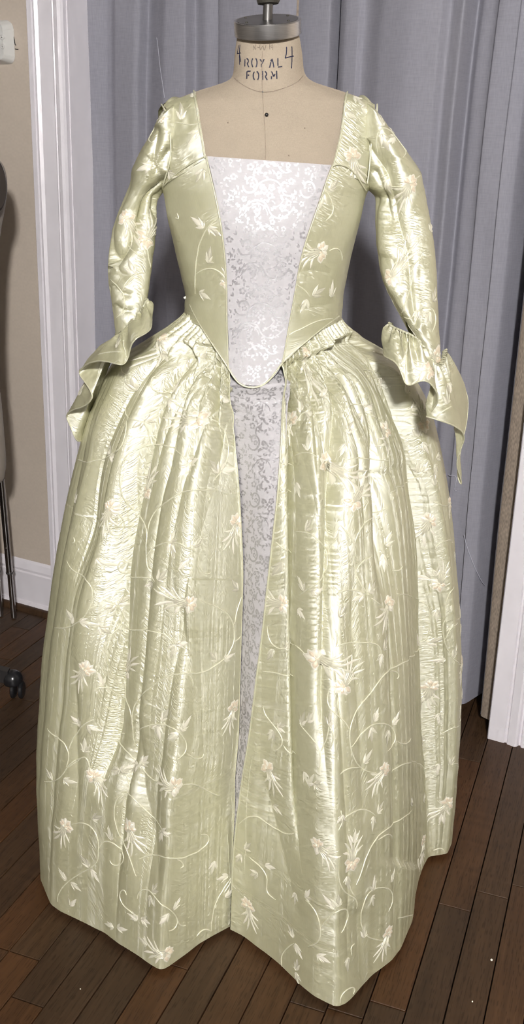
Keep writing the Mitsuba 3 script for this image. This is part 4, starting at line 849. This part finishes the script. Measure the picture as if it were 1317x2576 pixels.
embroider((690, 850), 2.582, pick=side_pick,
  vines=[[(130,560),(180,490),(265,435)],[(130,765),(220,740),(280,780)],[(20,780),(60,825),(120,825)],[(10,1015),(60,1007),(110,1005)],[(465,445),(520,435),(575,432)],[(590,480),(640,510),(720,550)],[(760,540),(830,540),(890,560)],[(475,790),(540,780),(640,790),(740,800)],[(750,1000),(850,950),(940,900)],[(455,1120),(450,1180),(455,1230)],[(430,1220),(490,1290),(520,1350),(525,1420)],[(525,1340),(560,1240),(640,1160),(730,1100)],[(750,1015),(775,1040),(760,1060)],[(130,1260),(200,1262),(270,1300),(330,1370),(340,1420)],[(340,1400),(370,1340),(420,1290)],[(1025,1060),(1080,1085),(1150,1085)],[(1040,1370),(1090,1320),(1160,1310),(1185,1325)],[(580,210),(640,210),(690,240)],[(0,1320),(60,1370),(110,1395)]],
  sprays=[(170,470,-110),(200,490,30),(215,735,-90),(60,825,-50),(40,840,120),(590,460,-50),(570,490,120),(295,385,-20),(470,620,-40),(455,680,110),(940,880,-110),(960,870,-60),(200,1250,-50),(685,260,90),(720,1350,-60),(700,1400,80),(935,650,-100),(960,680,60),(890,460,-20),(1050,780,-10),(1040,820,70),(1040,960,-80),(640,80,30),(860,360,-70),(1180,1390,90),(140,940,70),(415,1250,90)],
  flowers=[(330,810,35),(105,535,120),(510,1060,-50),(720,600,140),(1010,1185,110),(1155,1080,130),(215,110,90),(970,560,-100)])
embroider((600, 1400), 2.195, pick=side_pick,
  vines=[[(485,0),(485,60),(450,130),(400,170),(330,215)],[(155,390),(170,460),(200,500),(300,490)],[(310,490),(370,545)],[(125,630),(200,645),(300,660)],[(130,830),(180,920),(220,970),(240,1020),(225,1060),(185,1075)],[(245,1040),(280,1085),(310,1090)],[(640,0),(645,80),(680,160),(720,210)],[(650,80),(690,25),(740,0)],[(540,200),(600,185),(660,190),(715,215)],[(725,225),(790,270)],[(845,75),(880,80),(905,50)],[(870,205),(960,220),(1030,260),(1055,330),(1050,420),(1010,500),(920,580),(820,640),(740,740),(660,840),(620,930),(615,1040),(660,1150),(760,1195)],[(840,635),(885,640),(890,670),(870,675)],[(540,500),(600,478),(700,475),(770,490),(790,540)],[(550,770),(545,830),(560,870)],[(500,720),(505,840),(560,890),(610,950)],[(625,1060),(680,980),(760,925),(840,935),(870,990),(850,1050),(820,1075)],[(875,1020),(920,1040),(950,1005)],[(330,920),(390,990),(440,1060),(450,1130),(440,1207)],[(450,1080),(480,1020),(495,940)],[(500,940),(520,980),(505,1060)],[(1060,130),(1065,175),(1065,220)],[(1150,330),(1125,400),(1140,480),(1170,550),(1220,595),(1260,600)],[(1140,460),(1180,380),(1240,335)],[(1190,160),(1150,240),(1140,330)],[(1115,790),(1170,760),(1230,785)],[(1120,980),(1200,935),(1260,895)],[(850,1190),(930,1140),(1000,1140),(1030,1200)],[(560,1205),(610,1170),(670,1165)],[(1160,1150),(1210,1140),(1220,1180)],[(535,500),(545,440),(530,400)]],
  sprays=[(360,190,-120),(400,190,10),(250,495,-20),(190,510,120),(320,290,30),(240,30,120),(720,200,-50),(690,220,165),(555,340,-60),(800,520,-50),(790,540,100),(1000,490,-120),(1030,480,-20),(745,910,-70),(735,950,80),(850,930,-60),(830,955,100),(345,930,-70),(380,910,-50),(210,945,-20),(190,960,110),(690,1140,-50),(495,930,-80),(1225,340,-80),(1235,370,80),(1180,560,-60),(1140,570,180),(1230,790,-50),(1225,820,100),(1060,120,-160),(1085,110,-80),(1035,1015,170),(1165,1150,-60),(800,10,80),(1095,290,90),(1100,870,90),(1100,1140,90),(350,1190,50)],
  flowers=[(240,265,180),(430,565,20),(580,715,-55),(825,260,130),(160,1170,60),(805,1180,140),(1060,720,100),(1255,590,130),(1110,150,-70)])
embroider((560, 1950), 2.195, pick=side_pick,
  vines=[[(450,690),(500,740),(535,820),(530,910),(470,945)],[(540,840),(580,790),(640,750),(685,740),(690,800),(650,870)],[(635,470),(640,560),(680,650),(730,680),(740,740)],[(700,600),(710,640),(735,670)],[(910,915),(850,910),(800,890),(765,820),(770,740),(820,640),(880,620),(935,640),(940,700),(915,750)],[(670,250),(720,200),(790,190),(840,220)],[(640,310),(660,230),(650,190)],[(1050,190),(950,270),(850,350),(800,440),(760,550),(740,610)],[(860,360),(930,325),(945,350)],[(320,1060),(330,980),(390,930)],[(140,450),(200,500),(240,560),(240,620),(290,690)],[(90,270),(180,230),(280,290),(390,325)],[(720,1000),(710,950),(730,930)],[(650,1260),(690,1180),(730,1170),(720,1210)],[(965,790),(1010,780),(1050,770)],[(1180,140),(1200,160),(1220,175)],[(1160,420),(1210,405),(1225,430)],[(10,650),(30,620),(60,570)]],
  sprays=[(470,50,-50),(500,50,10),(660,220,90),(850,210,-45),(835,230,95),(720,370,-80),(450,680,-60),(400,650,100),(615,740,-140),(640,720,-100),(830,640,-85),(830,670,80),(520,990,15),(395,930,45),(385,900,-130),(230,500,-10),(190,545,140),(120,410,-50),(100,440,120),(400,1080,-90),(400,1090,70),(1050,170,-120),(1110,140,-20),(930,590,-50),(780,900,-80),(1080,460,100),(270,165,10),(1210,220,80),(690,1010,80),(690,560,80)],
  flowers=[(520,395,30),(710,480,-85),(915,880,120),(140,720,80),(1240,160,120),(1110,370,100)])
# bodice, straps, sleeves, flounces
embroider((0, 0), 1.0, pick=one(bl, kbl), vines=[[(552,547),(520,575),(500,620),(490,690),(490,738)],[(494,690),(530,675),(560,690),(567,712)],[(440,548),(447,552),(443,536)]], sprays=[(512,572,-150),(522,573,15),(522,660,-75),(500,738,10),(512,425,115)], flowers=[(566,712,-75)], fs=.6)
embroider((0, 0), 1.0, pick=one(br, kbr), vines=[[(755,612),(775,625),(800,634)],[(828,632),(850,625),(861,640),(860,658)],[(808,478),(830,495),(838,530),(820,555)],[(735,715),(760,725),(778,748)],[(718,850),(760,825),(800,808),(838,802)]], sprays=[(828,478,-50),(815,490,115),(785,745,-20),(772,752,110),(833,748,-80)], flowers=[(805,634,170)])
embroider((250, 480), 6.135, pick=one(sl_l, ks_l), vines=[[(165,1360),(270,1470),(360,1600),(390,1720),(350,1870),(262,1950)],[(360,1560),(400,1430),(520,1310),(700,1265)],[(440,850),(560,960),(690,1050)],[(740,900),(770,1080),(800,1180)]], sprays=[(540,1290,-120)], flowers=[(420,430,60),(740,760,-65)])
embroider((320, 200), 5.4875, pick=one(sl_l, ks_l), vines=[[(330,870),(280,830),(265,740),(300,650)]], sprays=[(340,1180,160)], flowers=[(480,540,-120)], fs=.6)
embroider((320, 200), 5.4875, pick=one(strap_l, ksl), vines=[[(650,590),(720,600),(850,625),(990,600)]], sprays=[(980,710,130),(880,230,-60),(730,560,-80),(560,1260,60)])
embroider((800, 200), 4.7036, pick=one(sl_r, ks_r), vines=[[(700,880),(680,760),(700,640),(760,570),(850,590),(960,610),(1040,680),(1065,780),(1040,880),(1000,920)],[(1075,760),(1100,785),(1130,810)],[(860,1265),(950,1275),(1050,1275)],[(1150,1180),(1185,1155),(1215,1132)],[(730,1170),(780,1140),(820,1112)]], sprays=[(760,550,-110),(750,640,60),(900,680,110),(935,580,-60),(820,1180,80)], flowers=[(1090,1240,125)])
embroider((800, 200), 4.7036, pick=one(strap_r, ksr), vines=[[(195,760),(270,790),(340,840)]], sprays=[(420,200,40),(310,370,30),(500,330,20)], flowers=[(410,920,75)])
embroider((650, 600), 1.9745, pick=one(sl_r, ks_r), vines=[[(625,240),(640,320),(710,400),(725,440)],[(750,180),(790,110),(860,85)],[(715,410),(730,320),(755,240),(760,150)],[(730,440),(790,360),(840,340),(875,360),(880,420),(860,465)]], sprays=[(745,20,-70),(785,360,100),(850,360,110),(870,310,-60),(850,-40,-40)], flowers=[(655,190,-55),(885,590,150)])
embroider((920, 760), 4.70, pick=one(fl_r, kf_r), vines=[[(830,1360),(930,1280),(1010,1235)],[(560,680),(640,700),(710,730)]], sprays=[(400,740,-20),(970,1200,-100),(980,960,70)], flowers=[(740,810,150)], fs=.9)
embroider((150, 740), 5.268, pick=one(fl_l, kf_l), vines=[[(500,800),(620,770),(720,755),(820,770)]], sprays=[(740,710,-75),(540,1170,-130),(240,1340,-20)])
for s_, k_, pts in ((sk_r, ksk_r, [(634, 1900), (622, 1990), (618, 2060), (616, 2130), (612, 2200)]), (sk_l, ksk_l, [(575, 2100), (575, 2150), (578, 2200), (572, 2260)]), (sk_l, ksk_l, [(583, 1990), (584, 2050), (588, 2110)])):
    vine(s_, k_, pts, 0.00055, 'top_stitching')
# ------------------------------------------------------------------ other things in the room
def on_wall(px, py, n): return on_plane(px, py, W0 + Wn * n, Wn)
def wall_frame(m, P):
    """mesh with x along the wall, y out of the wall, z up, moved to P"""
    v = m.vertices; m.vertices = P + v[:, :1] * Wd + v[:, 1:2] * Wn + v[:, 2:] * [0, 0, 1]
    if np.linalg.det(np.stack([Wd, Wn, [0, 0, 1]])) < 0: m.invert()
    return m
# wall box with two round sockets
k = thing('wall_plate', 'white plastic wall box with two round sockets on the beige wall, beside the left casing', 'wall plate')
Pb = on_wall(-4.0, 108.0, 0.0)
SCB = 1.10
prof = Polygon([(-.058, -.045), (.036, -.045), (.044, -.040), (.047, -.032), (.047, .028), (.044, .038), (.032, .046), (-.058, .046)]).buffer(.004, quad_segs=4); from shapely import affinity as _af; prof = _af.scale(prof.buffer(-.012).buffer(.012, quad_segs=4), SCB, SCB, origin=(0, 0))
m = trimesh.creation.extrude_polygon(prof, .030, engine='earcut'); m.vertices = m.vertices[:, [0, 2, 1]]; m.invert()
v = m.vertices; top = v[:, 1] > .02; c0 = np.array([-.006, 0, 0]); v[top] = np.stack([c0[0] + (v[top, 0] - c0[0]) * .80, v[top, 1], v[top, 2] * .86], -1); m.vertices = v
add('housing', wall_frame(m, Pb + Wn * 0.0005), 'm_plastic', k, smooth=30)
for (px, py) in ((6, 94), (7, 117)):
    Ps = on_wall(px, py, .0305); l = lathe([(.0062, 0), (.0062, .0015), (.0046, .0022), (.0044, .0008), (.0018, .0006), (.0015, .003), (0, .003)][::-1], 24)
    l.vertices = l.vertices[:, [0, 2, 1]]; l.invert(); s_ = add('socket', wall_frame(l, Ps), 'm_plastic', k, smooth=30)
    d = trimesh.creation.icosphere(1, .0016); d.apply_translation((0, .002, 0)); add('pin', wall_frame(d, Ps), 'm_dark', s_)
for pts in ([(33, 84), (35, 95), (38, 112)], [(38, 123), (42, 124), (46, 124)], [(38, 112), (40, 114)]):
    P = np.array([on_wall(x, y, .0005) for x, y in spl(pts, 8)]); add('paint_crack', tube(P, .0011, 5), 'm_dark', wall, label='short dark crack in the paint')
# second form at the left edge: cream body with a dark arm plate on chrome legs
k = thing('dress_form', 'cream dress form with dark oval armhole plate on chrome legs, cut off at left edge', 'dress form')
Y2 = 2.55
edge = [(-30, 392), (-6, 400), (4, 412), (12, 432), (16, 460), (16, 485), (13, 510), (8, 540), (2, 572), (-5, 640), (-9, 760), (-9, 850), (-4, 950), (4, 1030), (9, 1090), (13, 1140), (14, 1165), (11, 1195), (7, 1212), (-8, 1218)]
E_ = on_y(np.array([p[0] for p in edge], float), np.array([p[1] for p in edge], float), Y2)
zz = np.linspace(E_[0, 2] - .003, E_[-1, 2] + .001, 90); o = np.argsort(E_[:, 2]); xe = PchipInterpolator(E_[o, 2] + np.arange(len(o)) * 1e-6, E_[o, 0])(zz)
cxx = E_[:, 0].max() - 0.185; ang = np.linspace(-np.pi, np.pi, 72)
hw = xe - cxx; dp = 0.62 * hw
P = np.stack([cxx + hw[:, None] * np.sin(ang), Y2 - dp[:, None] * np.cos(ang), np.repeat(zz[:, None], 72, 1)], -1)
s2 = Surf(P, out=np.array([cxx, Y2, .8])); v, f = s2.mesh()
vv = np.vstack([v, P[0].mean(0), P[-1].mean(0)]); n0 = len(v); i = np.arange(71)
ff = np.vstack([f, np.stack([np.full(71, n0), i, i + 1], -1), np.stack([np.full(71, n0 + 1), 89 * 72 + i + 1, 89 * 72 + i], -1)])
add('body', (vv, ff), 'm_cream', k, smooth=50)
pc = on_y(-13.0, 466.0, Y2 - .075)
pl_ = lathe([(0, .004), (.9, .004), (1.0, 0), (1.0, -.012), (0, -.012)][::-1], 48); pl_.apply_scale((.029, .062, 1.0))
pl_.apply_transform(trimesh.transformations.rotation_matrix(math.radians(90), (1, 0, 0))); pl_.apply_transform(trimesh.transformations.rotation_matrix(math.radians(38), (0, 0, 1))); pl_.apply_translation(pc)
add('arm_plate', pl_, 'm_armplate', k, smooth=30, label='dark oval arm plate')
foot = on_z(35.0, 1553.0, 0.004)
for d, (tp) in enumerate(((3.0, 1205.0), (-24.0, 1205.0))):
    b = foot + np.array([-.045 * d, .01 * d, 0]); t_ = on_y(tp[0], tp[1], foot[1] + .01 * d)
    lg = add('leg', tube(np.stack([b + (t_ - b) * u for u in (0, .33, .34, 1)]), [.0085, .0085, .0105, .0105], 20), 'm_chrome', k, smooth=40)
    c = b + (t_ - b) * .335; add('collar', tube(np.stack([c - (t_ - b) * .006, c + (t_ - b) * .006]), .0122, 18), 'm_steel_dark', lg, smooth=40)
    add('set_screw', trimesh.creation.icosphere(1, .0035).apply_translation(b + (t_ - b) * .52 + [0, -.011, 0]), 'm_chrome', lg)
b2 = foot + np.array([-.33, -.02, 0]); add('leg', tube(np.stack([b2, b2 + [0.02, 0, E_[-1, 2]]]), .0095, 16), 'm_chrome', k, smooth=40)
# wheeled stand leg with a caster
k = thing('wheeled_stand', 'black stand leg with hooded caster wheel on the floor by the left edge', 'stand')
cp = on_z(35.0, 1752.0, 0.0)
hood = trimesh.creation.icosphere(3, .026); hood.apply_scale((1, 1, 1.05)); hood.vertices[:, 2] = np.maximum(hood.vertices[:, 2], -.012); hood.apply_translation(cp + [0, 0, .052])
add('caster_hood', hood, 'm_black_gloss', k, smooth=40)
wv = cp + np.array([.012, -.004, .0235])
for dx in (-.011, .011):
    w = lathe([(0, -.006), (.019, -.006), (.0235, -.003), (.0235, .003), (.019, .006), (0, .006)][::-1], 32); w.apply_transform(trimesh.transformations.rotation_matrix(math.radians(90), (0, 1, 0))); w.apply_translation(wv + [dx, 0, 0]); add('wheel', w, 'm_black_gloss', k, smooth=30)
lg = []
for t in np.linspace(0, 1, 10):
    c = cp + np.array([-.01 - .30 * t, .03 * t, .062 + .055 * t]); lg.append([c + [0, -.017, -.016], c + [0, .017, -.016], c + [0, .012, .018], c + [0, -.012, .018]])
L_ = np.array(lg); f = grid_faces(10, 4, True); v = L_.reshape(-1, 3); f = np.vstack([f, [[0, 1, 2], [0, 2, 3], [36, 38, 37], [36, 39, 38]]])
m = trimesh.Trimesh(v, f, process=False); m.fix_normals(); add('leg', m, 'm_dark', k, smooth=30)
add('hub', lathe([(0, 0), (.045, 0), (.045, .06), (.03, .1), (.03, .3), (0, .3)][::-1], 32).apply_translation(cp + [-.33, .033, .09]), 'm_dark', k, smooth=30)
# crumbs on the floor
for x, y, r, lb in ((1235, 2418, .0022, 'white crumb on the plank right of the gown hem'), (1187, 2522, .0014, 'tiny white crumb on the short plank at lower right corner'), (202, 2490, .0011, 'tiny white crumb on the dark planks lower left')):
    s = trimesh.creation.icosphere(1, r); s.apply_translation(on_z(x, y, 0.0) + [0, 0, r + .0008]); add('crumb', s, 'm_crumb', label=lb, cat='crumb')
